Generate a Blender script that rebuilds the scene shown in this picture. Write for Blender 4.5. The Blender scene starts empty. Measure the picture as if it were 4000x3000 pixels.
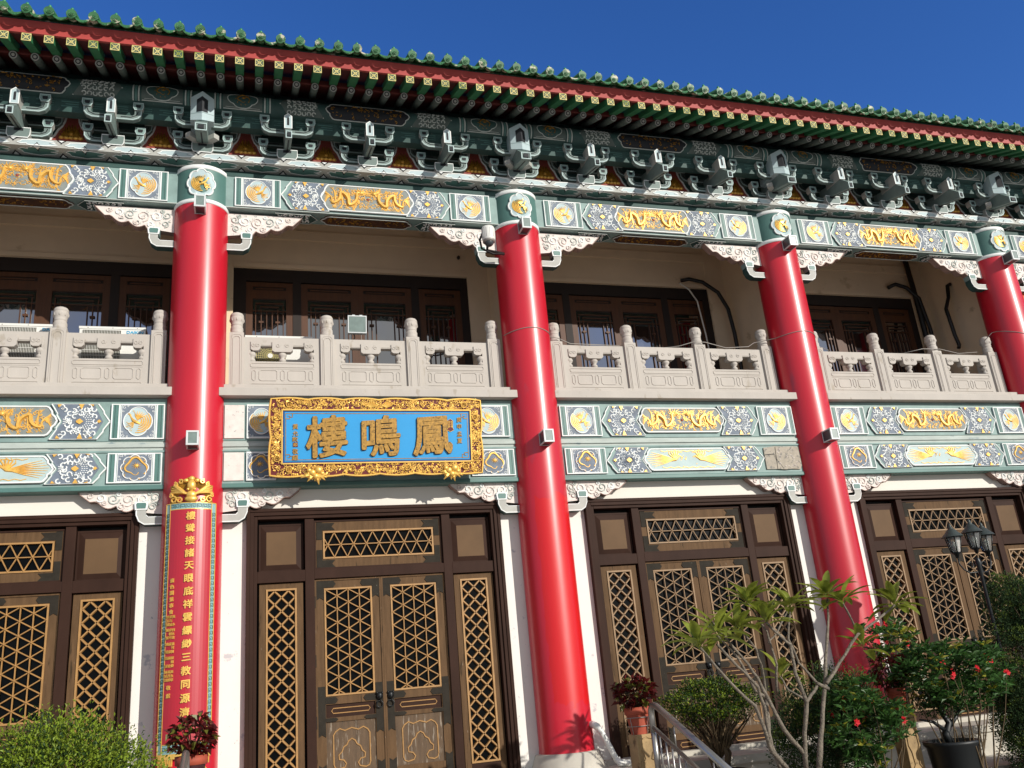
import bpy, math, random
from math import sin, cos, pi, radians, sqrt, atan2, hypot
from mathutils import Vector, Matrix
rnd = random.Random(7)
scene = bpy.context.scene
COL = scene.collection

# ---------------------------------------------------------------- camera
cam_d = bpy.data.cameras.new('camera'); cam_o = bpy.data.objects.new('camera', cam_d); COL.objects.link(cam_o)
a, b, c = 0.3098691, 0.3293812, -0.0921170
F = Vector((sin(a)*cos(b), cos(a)*cos(b), sin(b))); Rt = Vector((cos(a), -sin(a), 0)); U = Rt.cross(F)
R2 = Rt*cos(c) + U*sin(c); U2 = -Rt*sin(c) + U*cos(c)
mw = Matrix((R2, U2, -F)).transposed().to_4x4(); mw.translation = Vector((0.6178, -11.2616, 0.8336))
cam_o.matrix_world = mw
cam_d.sensor_fit = 'HORIZONTAL'; cam_d.sensor_width = 36; cam_d.lens = 36*3434.458/4000
cam_d.clip_start = 0.1; cam_d.clip_end = 3000
scene.camera = cam_o
# ---------------------------------------------------------------- sky, sun, exposure
EL, AZ = 20.0, 32.0          # sun height, sun to the right of the facade's normal
world = bpy.data.worlds.new('World'); scene.world = world; world.use_nodes = True
wn = world.node_tree.nodes; wl = world.node_tree.links
bg = wn['Background']; sky = wn.new('ShaderNodeTexSky'); sky.sky_type = 'NISHITA'; sky.sun_disc = False
sky.sun_elevation = radians(EL); sky.sun_rotation = radians(180-AZ)
sky.altitude = 1200; sky.air_density = 1.0; sky.dust_density = 0.2; sky.ozone_density = 4.0
hs = wn.new('ShaderNodeHueSaturation'); hs.inputs['Hue'].default_value = .514; hs.inputs['Saturation'].default_value = 1.2; hs.inputs['Value'].default_value = 1.55
wl.new(sky.outputs[0], hs.inputs['Color'])
# thin bright cloud in the half of the sky behind the camera (it shows in the window panes)
tc = wn.new('ShaderNodeTexCoord'); sx = wn.new('ShaderNodeSeparateXYZ'); wl.new(tc.outputs['Generated'], sx.inputs[0])
cn = wn.new('ShaderNodeTexNoise'); cn.inputs['Scale'].default_value = 3.2; cn.inputs['Detail'].default_value = 7; wl.new(tc.outputs['Generated'], cn.inputs['Vector'])
r1 = wn.new('ShaderNodeMapRange'); r1.inputs['From Min'].default_value = .18; r1.inputs['From Max'].default_value = .55; wl.new(cn.outputs['Fac'], r1.inputs['Value'])
r2 = wn.new('ShaderNodeMapRange'); r2.inputs['From Min'].default_value = .05; r2.inputs['From Max'].default_value = -.35; wl.new(sx.outputs[1], r2.inputs['Value'])
ml = wn.new('ShaderNodeMath'); ml.operation = 'MULTIPLY'; wl.new(r1.outputs[0], ml.inputs[0]); wl.new(r2.outputs[0], ml.inputs[1])
mx = wn.new('ShaderNodeMix'); mx.data_type = 'RGBA'; wl.new(ml.outputs[0], mx.inputs['Factor']); wl.new(hs.outputs[0], mx.inputs['A']); mx.inputs['B'].default_value = (4.9, 4.9, 4.9, 1)
wl.new(mx.outputs['Result'], bg.inputs[0]); bg.inputs[1].default_value = 0.12
sun_d = bpy.data.lights.new('sun', 'SUN'); sun_d.energy = 4.6; sun_d.angle = radians(0.5); sun_d.color = (1.0, .945, .86)
sun_o = bpy.data.objects.new('sun', sun_d); COL.objects.link(sun_o)
sdir = Vector((sin(radians(AZ))*cos(radians(EL)), -cos(radians(AZ))*cos(radians(EL)), sin(radians(EL))))
sun_o.rotation_euler = sdir.to_track_quat('Z', 'Y').to_euler(); sun_o.location = (6, -14, 12)
vs = scene.view_settings; vs.view_transform = 'Standard'; vs.look = 'None'; vs.exposure = 0; vs.gamma = 1

# ---------------------------------------------------------------- materials
def lin(h):
    v = [int(h[i:i+2], 16)/255 for i in (0, 2, 4)]
    return tuple((x/12.92 if x <= .04045 else ((x+.055)/1.055)**2.4) for x in v)+(1,)
MATS = {}
def M(name, hexc, rough=.6, metal=0, var=.15, scale=3, stretch=(1, 1, 1), wear=None, bump=0, bscale=25, coat=0, spec=.5, trans=0):
    m = bpy.data.materials.new(name); m.use_nodes = True; nt = m.node_tree; N = nt.nodes; L = nt.links
    p = N['Principled BSDF']; p.inputs['Roughness'].default_value = rough; p.inputs['Metallic'].default_value = metal
    p.inputs['Coat Weight'].default_value = coat; p.inputs['Coat Roughness'].default_value = .23
    p.inputs['Specular IOR Level'].default_value = spec
    geo = N.new('ShaderNodeNewGeometry'); mp = N.new('ShaderNodeMapping'); mp.inputs['Scale'].default_value = stretch
    L.new(geo.outputs['Position'], mp.inputs[0])
    def noise(sc, det=4):
        n = N.new('ShaderNodeTexNoise'); n.inputs['Scale'].default_value = sc; n.inputs['Detail'].default_value = det
        n.inputs['Roughness'].default_value = .6; L.new(mp.outputs[0], n.inputs['Vector']); return n
    def mix(c1, c2, fac):
        x = N.new('ShaderNodeMix'); x.data_type = 'RGBA'
        for s, v in ((x.inputs['A'], c1), (x.inputs['B'], c2)):
            if isinstance(v, tuple): s.default_value = v
            else: L.new(v, s)
        L.new(fac, x.inputs['Factor']); return x.outputs['Result']
    def ramp(src, lo, hi):
        r = N.new('ShaderNodeMapRange'); r.inputs['From Min'].default_value = lo; r.inputs['From Max'].default_value = hi
        L.new(src, r.inputs['Value']); return r.outputs['Result']
    base = lin(hexc)
    dk = tuple(x*(1-var) for x in base[:3])+(1,); lt = tuple(min(1, x*(1+var)) for x in base[:3])+(1,)
    colr = mix(dk, lt, ramp(noise(scale).outputs['Fac'], .3, .7))
    if wear:
        for (wh, thr, ws) in wear:
            colr = mix(colr, lin(wh), ramp(noise(ws, 8).outputs['Fac'], thr, thr+.06))
    L.new(colr, p.inputs['Base Color'])
    if trans:
        p.inputs['Transmission Weight'].default_value = 0
        tb = N.new('ShaderNodeBsdfTranslucent'); L.new(colr, tb.inputs['Color'])
        ms = N.new('ShaderNodeMixShader'); ms.inputs[0].default_value = trans
        L.new(p.outputs[0], ms.inputs[1]); L.new(tb.outputs[0], ms.inputs[2]); L.new(ms.outputs[0], N['Material Output'].inputs[0])
    if bump:
        bn = N.new('ShaderNodeBump'); bn.inputs['Strength'].default_value = bump; bn.inputs['Distance'].default_value = .02
        n = noise(bscale, 6); L.new(n.outputs['Fac'], bn.inputs['Height']); L.new(bn.outputs[0], p.inputs['Normal'])
    MATS[name] = m
    return m
M('red_column', 'bb1128', .40, var=.12, scale=.8, stretch=(1, 1, .3), wear=[('a8263a', .60, 2.2), ('cf5a62', .735, 7)], bump=.14, bscale=2.6, coat=.3)
M('teal', '7b9490', .6, var=.15, scale=5, wear=[('a3aaa0', .68, 9)])
M('capital_green', '4b716b', .5, var=.12, scale=4)
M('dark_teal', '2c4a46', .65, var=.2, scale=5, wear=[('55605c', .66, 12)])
M('ink', '161a20', .7, var=.2)
M('pale', 'a9bdbc', .6, var=.08, scale=6)
M('white', 'e0e4e2', .6, var=.06, scale=7, wear=[('9ca3a2', .72, 14)])
M('navy', '66717f', .65, var=.25, scale=8)
M('bluegrey', '6d7884', .65, var=.2, scale=9)
M('steel_blue', 'aabdc0', .6, var=.08, scale=6)
M('warm_grey', 'a5a6a0', .65, var=.1, scale=6)
M('gold', 'e0b055', .45, metal=.3, var=.22, scale=18)
M('bright_gold', 'ecc062', .36, metal=.45, var=.12, scale=14)
M('deep_gold', '9a6f22', .42, metal=.5, var=.35, scale=22)
M('stone', 'b1aba3', .8, var=.07, scale=2.5, stretch=(1, 1, .4), bump=.08, bscale=40, wear=[('a1998d', .62, 7), ('8d857a', .70, 3.5)])
M('carved', 'd9cfc8', .75, var=.1, scale=12, wear=[('a8aca8', .6, 20), ('a88f8a', .66, 11)])
M('carved_line', 'b3bab4', .7, var=.15, scale=14)
M('carved_edge', '957d73', .75, var=.15, scale=12)
M('white_wall', 'e2dfd8', .8, var=.04, scale=1.5, wear=[('b9bbbd', .63, 6), ('9c9ea4', .68, 14)])
M('cream_wall', 'dcd7cd', .8, var=.02, scale=1.5)
M('beige_wall', 'd6c2a6', .8, var=.09, scale=1, wear=[('b9a488', .64, 2.3)])
M('frame_brown', '35241d', .55, var=.15, scale=4, stretch=(1, 1, .4), spec=.08)
M('door_wood', '5d4731', .65, var=.2, scale=8, stretch=(3, 3, .35), wear=[('8d8173', .66, 14), ('3d3021', .62, 6)], spec=.12)
M('worn_wood', '56432f', .75, var=.25, scale=9, stretch=(3, 3, .35), wear=[('85796a', .57, 10), ('42382b', .62, 16)])
M('iron_plate', '2e2a24', .7, var=.2, scale=9, wear=[('5a5c50', .68, 16)], spec=.1)
M('panel_brown', '604a34', .6, var=.1, scale=3, spec=.15)
M('lattice', '9f7845', .5, var=.18, scale=9, wear=[('8d6c42', .62, 14)])
M('old_lattice', '8b6f4e', .6, var=.18, scale=9, wear=[('7d6a4e', .6, 16)])
M('black_gap', '050505', .7, var=.1)
M('dark_wood', '1c110b', .7, var=.2, scale=4, stretch=(3, 3, .4))
M('mid_wood', '4c2b12', .6, var=.2, scale=6, stretch=(4, 4, .4))
M('roof_green', '2a6239', .5, var=.35, scale=14, wear=[('b5b19c', .57, 8), ('1d4a2c', .66, 30)], coat=.08)
M('fascia_red', 'a03a36', .6, var=.1, scale=4)
M('soffit_red', '5a1f1b', .7, var=.15, scale=4)
M('rafter_green', '2d7148', .6, var=.15, scale=6)
M('rafter_grey', '55615a', .7, var=.2, scale=10)
M('yellow_paint', 'd2c684', .6, var=.12, scale=5, wear=[('8f9a4c', .56, 1.7)], spec=.2)
M('panel_ground', '7d8481', .65, var=.2, scale=9)
M('court', 'b0aa9e', .85, var=.12, scale=.8)
M('soffit_brown', '4a2c16', .7, var=.4, scale=14)
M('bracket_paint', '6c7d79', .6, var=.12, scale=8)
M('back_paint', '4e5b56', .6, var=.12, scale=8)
M('knob_green', '2f7d52', .3, var=.2, scale=9)
M('brick_red', '8c4138', .7, var=.1, scale=6)
M('plaque_blue', '2b93cf', .35, var=.04, scale=2)
M('plaque_navy', '123e7c', .4, var=.05)
M('plaque_red', '5c1218', .4, var=.1, scale=6)
M('board_red', 'a81a2c', .35, var=.05, scale=2, coat=.3)
M('fret_blue', '7fa6a8', .5, var=.08, scale=5)
M('steel', 'a3a19d', .36, metal=.85, var=.08)
M('lamp_white', 'c6cccc', .4, var=.05, scale=6)
M('lamp_glass', '73837f', .3, var=.15, scale=9, spec=.35)
M('lamp_dark', '3f4347', .3, var=.1)
M('plastic_white', 'd8d8d2', .4, var=.04)
M('ac_dark', '4c4a3e', .5, var=.15)
M('logo_blue', '3ba6cf', .5, var=.02)
M('rubber', '0d0d0e', .5, var=.2)
M('black_iron', '15191b', .4, metal=.3, var=.2)
M('lamp_hood', '3a423f', .5, metal=.2, var=.15, scale=12)
M('bulb', 'c9c9c0', .3, var=.05)
M('granite', 'b5b0a4', .8, var=.12, scale=4, bump=.1, bscale=60)
M('soil', '4a3d2f', .9, var=.3, scale=6, bump=.3, bscale=20)
M('bark', '736a5d', .85, var=.35, scale=14, bump=.8, bscale=50, wear=[('4d463b', .56, 38)])
M('twig', '54452f', .9, var=.3, scale=14)
M('terracotta', '9c4630', .7, var=.15, scale=8)
M('dark_glaze', '35161a', .25, var=.2, scale=6, coat=.4)
M('black_pot', '14181a', .5, var=.2)
M('post_stone', '9c835c', .8, var=.25, scale=7, wear=[('6b573a', .6, 9)], bump=.2)
M('orange_wall', 'd0561c', .7, var=.1, scale=2)
M('bush_leaf', '7a8e28', .5, var=.5, scale=22, trans=.3, spec=.3)
M('bush_leaf_dark', '2c4416', .55, var=.4, scale=22, trans=.2, spec=.3)
M('frangi_leaf', '879238', .36, var=.45, scale=9, trans=.4)
M('jat_leaf', '3e612c', .42, var=.55, scale=16, trans=.35)
M('jat_leaf_yellow', '8f8f2e', .5, var=.3, scale=16, trans=.35)
M('conifer', '33482a', .7, var=.5, scale=14, trans=.15, spec=.2)
M('conifer_tip', '5c6e2c', .7, var=.4, scale=14, trans=.2, spec=.2)
M('red_leaf', '5a1a18', .4, var=.5, scale=18, trans=.3)
M('red_leaf_green', '6c6e2a', .45, var=.3, scale=18, trans=.3)
M('flower_red', 'd0202c', .5, var=.2, scale=20, trans=.2)
M('chrome_wire', '8f8a84', .5, metal=.2, var=.05)
M('weathered', 'a39b8d', .85, var=.15, scale=14, wear=[('7e7b74', .55, 22), ('c3bcae', .68, 9)])
M('moulding', 'a6b0aa', .65, var=.12, scale=6, stretch=(.6, 1, 3), wear=[('6d8288', .62, 5)])
M('char_gold', 'a37c35', .5, metal=.2, var=.3, scale=26, wear=[('6f5424', .55, 40)])
lg = M('lantern_glass', 'cfd6d6', .08, var=.02)
lg.node_tree.nodes['Principled BSDF'].inputs['Transmission Weight'].default_value = .85
# glass that mirrors the sky the way old float glass does
gm = M('window_glass', '0b1216', .03, var=.1, spec=1.0); gp = gm.node_tree.nodes['Principled BSDF']; gp.inputs['IOR'].default_value = 2.3
gm = M('door_glass', '040506', .2, var=.1, spec=.12)
# fresh coat of paint on the lower part of one column
def fresh_red():
    m = MATS['red_column'].copy(); m.name = 'red_column_repainted'; nt = m.node_tree; N = nt.nodes; L = nt.links
    p = N['Principled BSDF']; old = p.inputs['Base Color'].links[0].from_socket
    geo = N.new('ShaderNodeNewGeometry'); sep = N.new('ShaderNodeSeparateXYZ'); L.new(geo.outputs['Position'], sep.inputs[0])
    no = N.new('ShaderNodeTexNoise'); no.inputs['Scale'].default_value = 5; L.new(geo.outputs['Position'], no.inputs['Vector'])
    def mth(op, a_, b_):
        n = N.new('ShaderNodeMath'); n.operation = op
        for i, v in enumerate((a_, b_)):
            if isinstance(v, (int, float)): n.inputs[i].default_value = v
            else: L.new(v, n.inputs[i])
        return n.outputs[0]
    z = mth('ADD', sep.outputs[2], mth('MULTIPLY', no.outputs['Fac'], .35))
    up = mth('LESS_THAN', z, 3.35); lo = mth('GREATER_THAN', z, .72); xx = mth('GREATER_THAN', mth('ADD', sep.outputs[0], mth('MULTIPLY', no.outputs['Fac'], .08)), 4.33)
    fac = mth('MULTIPLY', mth('MULTIPLY', up, lo), xx)
    x = N.new('ShaderNodeMix'); x.data_type = 'RGBA'; L.new(fac, x.inputs['Factor']); L.new(old, x.inputs['A']); x.inputs['B'].default_value = lin('c4060f')
    L.new(x.outputs['Result'], p.inputs['Base Color']); MATS[m.name] = m
fresh_red()

# ---------------------------------------------------------------- mesh builder
class MB:
    def __init__(s): s.v = []; s.f = []; s.m = []; s.sm = []; s.names = []
    def mi(s, m):
        if m not in s.names: s.names.append(m)
        return s.names.index(m)
    def add(s, vs, fs, m, smooth=False):
        o = len(s.v); k = s.mi(m); s.v.extend(vs)
        for f in fs: s.f.append(tuple(i+o for i in f)); s.m.append(k); s.sm.append(smooth)
    def box(s, x0, x1, y0, y1, z0, z1, m):
        s.add([(x0, y0, z0), (x1, y0, z0), (x1, y1, z0), (x0, y1, z0), (x0, y0, z1), (x1, y0, z1), (x1, y1, z1), (x0, y1, z1)],
              [(0, 1, 5, 4), (1, 2, 6, 5), (2, 3, 7, 6), (3, 0, 4, 7), (4, 5, 6, 7), (3, 2, 1, 0)], m)
    def prism(s, pts, yb, yf, m, side=None):      # outline in x,z ; back y and front y (front smaller)
        A = sum(pts[i][0]*pts[(i+1) % len(pts)][1]-pts[(i+1) % len(pts)][0]*pts[i][1] for i in range(len(pts)))
        if A < 0: pts = pts[::-1]
        n = len(pts)
        s.add([(x, yf, z) for x, z in pts], [tuple(range(n))], m)
        s.add([(x, yb, z) for x, z in pts]+[(x, yf, z) for x, z in pts],
              [(i, (i+1) % n, n+(i+1) % n, n+i) for i in range(n)]+[tuple(range(n-1, -1, -1))], side or m)
    def frame(s, x0, x1, z0, z1, w, yb, yf, m):
        s.box(x0, x1, yf, yb, z1-w, z1, m); s.box(x0, x1, yf, yb, z0, z0+w, m)
        s.box(x0, x0+w, yf, yb, z0+w, z1-w, m); s.box(x1-w, x1, yf, yb, z0+w, z1-w, m)
    def strk(s, pts, w, y, h, m, closed=False, flat=False):
        n = len(pts); vs = []; fs = []
        for i in range(n):
            if closed: p0, p1 = pts[i-1], pts[(i+1) % n]
            else: p0, p1 = pts[max(0, i-1)], pts[min(n-1, i+1)]
            dx, dz = p1[0]-p0[0], p1[1]-p0[1]; l = hypot(dx, dz) or 1; nx, nz = -dz/l, dx/l
            ww = (w[i] if isinstance(w, list) else w)/2; x, z = pts[i]
            hh = h*(ww*2/(max(w) if isinstance(w, list) else w)) if isinstance(w, list) else h
            if flat: vs += [(x-nx*ww, y, z-nz*ww), (x-nx*ww, y-hh, z-nz*ww), (x+nx*ww, y-hh, z+nz*ww), (x+nx*ww, y, z+nz*ww)]
            else: vs += [(x-nx*ww, y, z-nz*ww), (x-nx*ww*.5, y-hh*.85, z-nz*ww*.5), (x+nx*ww*.5, y-hh*.85, z+nz*ww*.5), (x+nx*ww, y, z+nz*ww)]
        for i in range(n if closed else n-1):
            a_, b_ = 4*i, 4*((i+1) % n)
            for k in range(3): fs.append((a_+k, b_+k, b_+k+1, a_+k+1))
        s.add(vs, fs, m, False)
    def tube(s, pts, r, m, seg=8, cap=True, smooth=True):
        pts = [Vector(p) for p in pts]; n = len(pts); vs = []; fs = []
        up = Vector((0, 0, 1)); prev = None
        for i in range(n):
            d = (pts[min(n-1, i+1)]-pts[max(0, i-1)])
            d = d.normalized() if d.length > 1e-9 else Vector((0, 0, 1))
            if prev is None:
                x = d.cross(up)
                if x.length < .05: x = d.cross(Vector((0, 1, 0)))
            else: x = prev-d*prev.dot(d)
            x.normalize(); prev = x; yv = d.cross(x)
            rr = r[i] if isinstance(r, (list, tuple)) else r
            for k in range(seg):
                t = 2*pi*k/seg; vs.append(tuple(pts[i]+x*(rr*cos(t))+yv*(rr*sin(t))))
        for i in range(n-1):
            for k in range(seg):
                k2 = (k+1) % seg; fs.append((i*seg+k, i*seg+k2, (i+1)*seg+k2, (i+1)*seg+k))
        if cap: fs.append(tuple(range(seg-1, -1, -1))); fs.append(tuple((n-1)*seg+k for k in range(seg)))
        s.add(vs, fs, m, smooth)
    def lathe(s, prof, m, cx=0, cy=0, seg=24, smooth=True, a0=0, a1=2*pi):
        full = abs(a1-a0-2*pi) < 1e-6; n = seg if full else seg+1; vs = []; fs = []
        for r, z in prof:
            for k in range(n):
                t = a0+(a1-a0)*k/seg; vs.append((cx+r*cos(t), cy+r*sin(t), z))
        for i in range(len(prof)-1):
            for k in range(seg):
                k2 = (k+1) % n; fs.append((i*n+k, i*n+k2, (i+1)*n+k2, (i+1)*n+k))
        s.add(vs, fs, m, smooth)
        if full:
            if prof[0][0] > .001: s.add([vs[k] for k in range(n)], [tuple(range(n-1, -1, -1))], m)
            if prof[-1][0] > .001: s.add([vs[(len(prof)-1)*n+k] for k in range(n)], [tuple(range(n))], m)
    def ball(s, c, r, m, seg=8, rings=5):
        rx, ry, rz = (r, r, r) if isinstance(r, (int, float)) else r
        vs = [(c[0], c[1], c[2]-rz)]; fs = []
        for i in range(1, rings):
            ph = -pi/2+pi*i/rings
            for k in range(seg):
                t = 2*pi*k/seg; vs.append((c[0]+rx*cos(ph)*cos(t), c[1]+ry*cos(ph)*sin(t), c[2]+rz*sin(ph)))
        vs.append((c[0], c[1], c[2]+rz)); top = len(vs)-1
        for k in range(seg): fs.append((0, 1+(k+1) % seg, 1+k))
        for i in range(rings-2):
            for k in range(seg): fs.append((1+i*seg+k, 1+i*seg+(k+1) % seg, 1+(i+1)*seg+(k+1) % seg, 1+(i+1)*seg+k))
        for k in range(seg): fs.append((1+(rings-2)*seg+k, 1+(rings-2)*seg+(k+1) % seg, top))
        s.add(vs, fs, m, True)
    def map(s, fn): s.v = [fn(*p) for p in s.v]; return s
    def shift(s, dx=0, dy=0, dz=0): return s.map(lambda x, y, z: (x+dx, y+dy, z+dz))
    def mirror(s):
        s.v = [(-x, y, z) for x, y, z in s.v]; s.f = [f[::-1] for f in s.f]; return s
    def mesh(s, name):
        me = bpy.data.meshes.new(name); me.from_pydata([tuple(p) for p in s.v], [], s.f)
        for n in s.names: me.materials.append(MATS[n])
        me.polygons.foreach_set('material_index', s.m); me.polygons.foreach_set('use_smooth', s.sm); me.update()
        return me
def obj(name, mb, parent=None, loc=(0, 0, 0), rot=(0, 0, 0), bev=0):
    o = bpy.data.objects.new(name, mb.mesh(name) if isinstance(mb, MB) else mb); COL.objects.link(o)
    o.location = loc; o.rotation_euler = rot
    if parent: o.parent = parent
    if bev:
        m = o.modifiers.new('bevel', 'BEVEL'); m.width = bev; m.segments = 2; m.limit_method = 'ANGLE'
    return o
def tag(o, label, cat, group=None):
    o['label'] = label; o['category'] = cat
    if group: o['group'] = group
    return o
def kind(o, k): o['kind'] = k; return o
def thing(name, label, cat, loc=(0, 0, 0), group=None, rot=(0, 0, 0)):
    o = bpy.data.objects.new(name, None); COL.objects.link(o); o.location = loc; o.rotation_euler = rot
    o.empty_display_size = .2
    return tag(o, label, cat, group)
def dup(o, parent=None, loc=None, label=None):
    c_ = o.copy(); COL.objects.link(c_)
    if parent: c_.parent = parent
    if loc is not None: c_.location = loc
    if label: c_['label'] = label
    for ch in list(o.children): dup(ch, c_)
    return c_

# outlines and ornaments -------------------------------------------------------
def lobes(cx, cz, rx, rz, n=4, amp=.16, N=48, ph=0):
    return [(cx+rx*(1-amp+amp*abs(cos(n*(t+ph)/2))**.7)*cos(t)*1.0, cz+rz*(1-amp+amp*abs(cos(n*(t+ph)/2))**.7)*sin(t)) for t in [2*pi*i/N for i in range(N)]]
def curl(cx, cz, r, a0, sgn=1, turns=1.15, n=10):
    return [(cx+r*(1-.72*i/n)*cos(a0+sgn*2*pi*turns*i/n), cz+r*(1-.72*i/n)*sin(a0+sgn*2*pi*turns*i/n)) for i in range(n+1)]
def hook_c(cx, cz, r, a0, n=7):
    return [(cx+r*cos(a0+4.6*i/n), cz+r*sin(a0+4.6*i/n)) for i in range(n+1)]
def inside(p, poly):
    x, z = p; r = False; n = len(poly)
    for i in range(n):
        x1, z1 = poly[i]; x2, z2 = poly[i-1]
        if (z1 > z) != (z2 > z) and x < (x2-x1)*(z-z1)/(z2-z1)+x1: r = not r
    return r
def inset(poly, cx, cz, fx, fz=None):
    fz = fz or fx; return [(cx+(x-cx)*fx, cz+(z-cz)*fz) for x, z in poly]
def phoenix(mb, cx, cz, s, y, m='gold', flip=1, seed=0):
    r = random.Random(seed); X = lambda x: cx+flip*x*s; Z = lambda z: cz+z*s
    for i in range(5):                                   # long tail plumes sweeping round the lower left
        rr = .70-.12*i; n = 8
        pts = [(X(.02+rr*cos(2.45+t*(2.4-.12*i)/n)), Z(.02+rr*sin(2.45+t*(2.4-.12*i)/n))) for t in range(n+1)]
        mb.strk(pts, [(.04+.065*sin(pi*(k+1)/(n+2)))*s for k in range(n+1)], y, .045*s, m)
    for i in range(6):                                   # spread wing
        a0 = 1.15+.26*i
        mb.strk([(X(.02), Z(.08)), (X(.02+.28*cos(a0)), Z(.08+.28*sin(a0))), (X(.02+.56*cos(a0+.1)), Z(.08+.54*sin(a0+.1)))], [.05*s, .085*s, .025*s], y, .06*s, m)
    mb.strk([(X(-.15), Z(-.16)), (X(.05), Z(-.06)), (X(.22), Z(.02)), (X(.36), Z(.22)), (X(.44), Z(.42)), (X(.56), Z(.44))], [.08*s, .2*s, .2*s, .09*s, .11*s, .02*s], y, .11*s, m)
    for i in range(4):
        a0 = -1.35+.33*i; mb.strk([(X(.2), Z(-.02)), (X(.2+.3*cos(a0)), Z(-.02+.34*sin(a0))), (X(.2+.44*cos(a0+.35)), Z(-.02+.52*sin(a0+.35)))], [.06*s, .07*s, .02*s], y, .05*s, m)
    for q in (.75, 1.2, 5.3, 5.75): mb.strk(hook_c(X(.66*cos(q)), Z(.66*sin(q)), .05*s, q, 4), .035*s, y, .03*s, m)
def ring_dragon(mb, cx, cz, s, y, m='gold', flip=1):
    pts = []; w = []
    for i in range(30):
        t = i/29; a_ = -.6+t*6.0; r = (.66-.30*t)+.07*sin(t*22)
        pts.append((cx+flip*s*r*cos(a_), cz+s*r*sin(a_)*1.02)); w.append(s*(.05+.10*sin(pi*min(1, t*1.1+.05))))
    mb.strk(pts, w, y, .09*s, m)
    mb.ball((cx+flip*.10*s, y, cz+.12*s), (.13*s, .08*s, .11*s), m, 8, 5)
    for i in range(10):
        a_ = .63*i; x, z = cx+.64*s*cos(a_), cz+.66*s*sin(a_)
        mb.strk([(x, z), (x+.12*s*cos(a_+.5), z+.12*s*sin(a_+.5)), (x+.16*s*cos(a_+1.2), z+.16*s*sin(a_+1.2))], [.06*s, .05*s, .015*s], y, .05*s, m)
        mb.strk([(cx+flip*.10*s, cz+.12*s), (cx+flip*.10*s+.27*s*cos(a_), cz+.12*s+.22*s*sin(a_))], [.05*s, .012*s], y-.03*s, .03*s, m)
def long_dragon(mb, x0, x1, cz, h, y, m='gold', seed=1):
    # head near x0, tail near x1
    r = random.Random(seed); L = x1-x0; pts = []; w = []
    for i in range(34):
        t = i/33; x = x0+L*(.06+.88*t); z = cz+h*(.42*sin(t*13.0+.9)*(1-.35*t)-.02)
        x += L*.035*sin(t*26); pts.append((x, z)); w.append(h*(.07+.17*sin(pi*min(1, t*.85+.14))**1.3))
    mb.strk(pts, w, y, h*.17, m)
    hx, hz = x0+L*.06, cz+h*.38
    mb.ball((hx, y, hz), (h*.16, h*.11, h*.12), m, 8, 5)
    for i in range(9):
        a_ = -1.0+i*.5; mb.strk([(hx, hz), (hx+h*.3*cos(a_), hz+h*.25*sin(a_)), (hx+h*.5*cos(a_+.25), hz+h*.38*sin(a_+.2))], [h*.1, h*.06, h*.02], y, h*.07, m)
    for i in range(9):
        a_ = -.9+i*.22; mb.strk([(x1-L*.16, cz+h*.1), (x1-L*.08, cz+h*(.1+.2*sin(a_))), (x1-L*.0, cz+h*(.05+.55*sin(a_)))], [h*.08, h*.06, h*.02], y, h*.05, m)
    for t in (.18, .36, .55, .72):
        lx = x0+L*t
        for sg in (-1, 1):
            bx, bz = lx+r.uniform(-.03, .03)*L, cz+sg*h*r.uniform(.3, .5)
            mb.strk([(lx, cz), (bx, bz), (bx+h*.12, bz+sg*h*.15)], [h*.12, h*.08, h*.04], y, h*.06, m)
            for q in range(3): mb.strk([(bx+h*.1, bz+sg*h*.13), (bx+h*(.02+.12*q), bz+sg*h*.28)], [h*.05, h*.02], y, h*.04, m)
def scatter_blobs(mb, poly, n, r0, y, m, seed):
    r = random.Random(seed); xs = [p[0] for p in poly]; zs = [p[1] for p in poly]; k = 0
    while k < n:
        p = (r.uniform(min(xs), max(xs)), r.uniform(min(zs), max(zs)))
        if not inside(p, poly): continue
        k += 1; q = r0*r.uniform(.6, 1.2)
        if r.random() < .5: mb.strk(hook_c(p[0], p[1], q, r.uniform(0, 6.28), 5), q*.7, y, q*.6, m)
        else:
            a_ = r.uniform(0, 6.28); mb.strk([p, (p[0]+q*1.6*cos(a_), p[1]+q*1.6*sin(a_)), (p[0]+q*2.4*cos(a_+.6), p[1]+q*2.4*sin(a_+.6))], [q*.5, q*.8, q*.2], y, q*.5, m)

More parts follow.
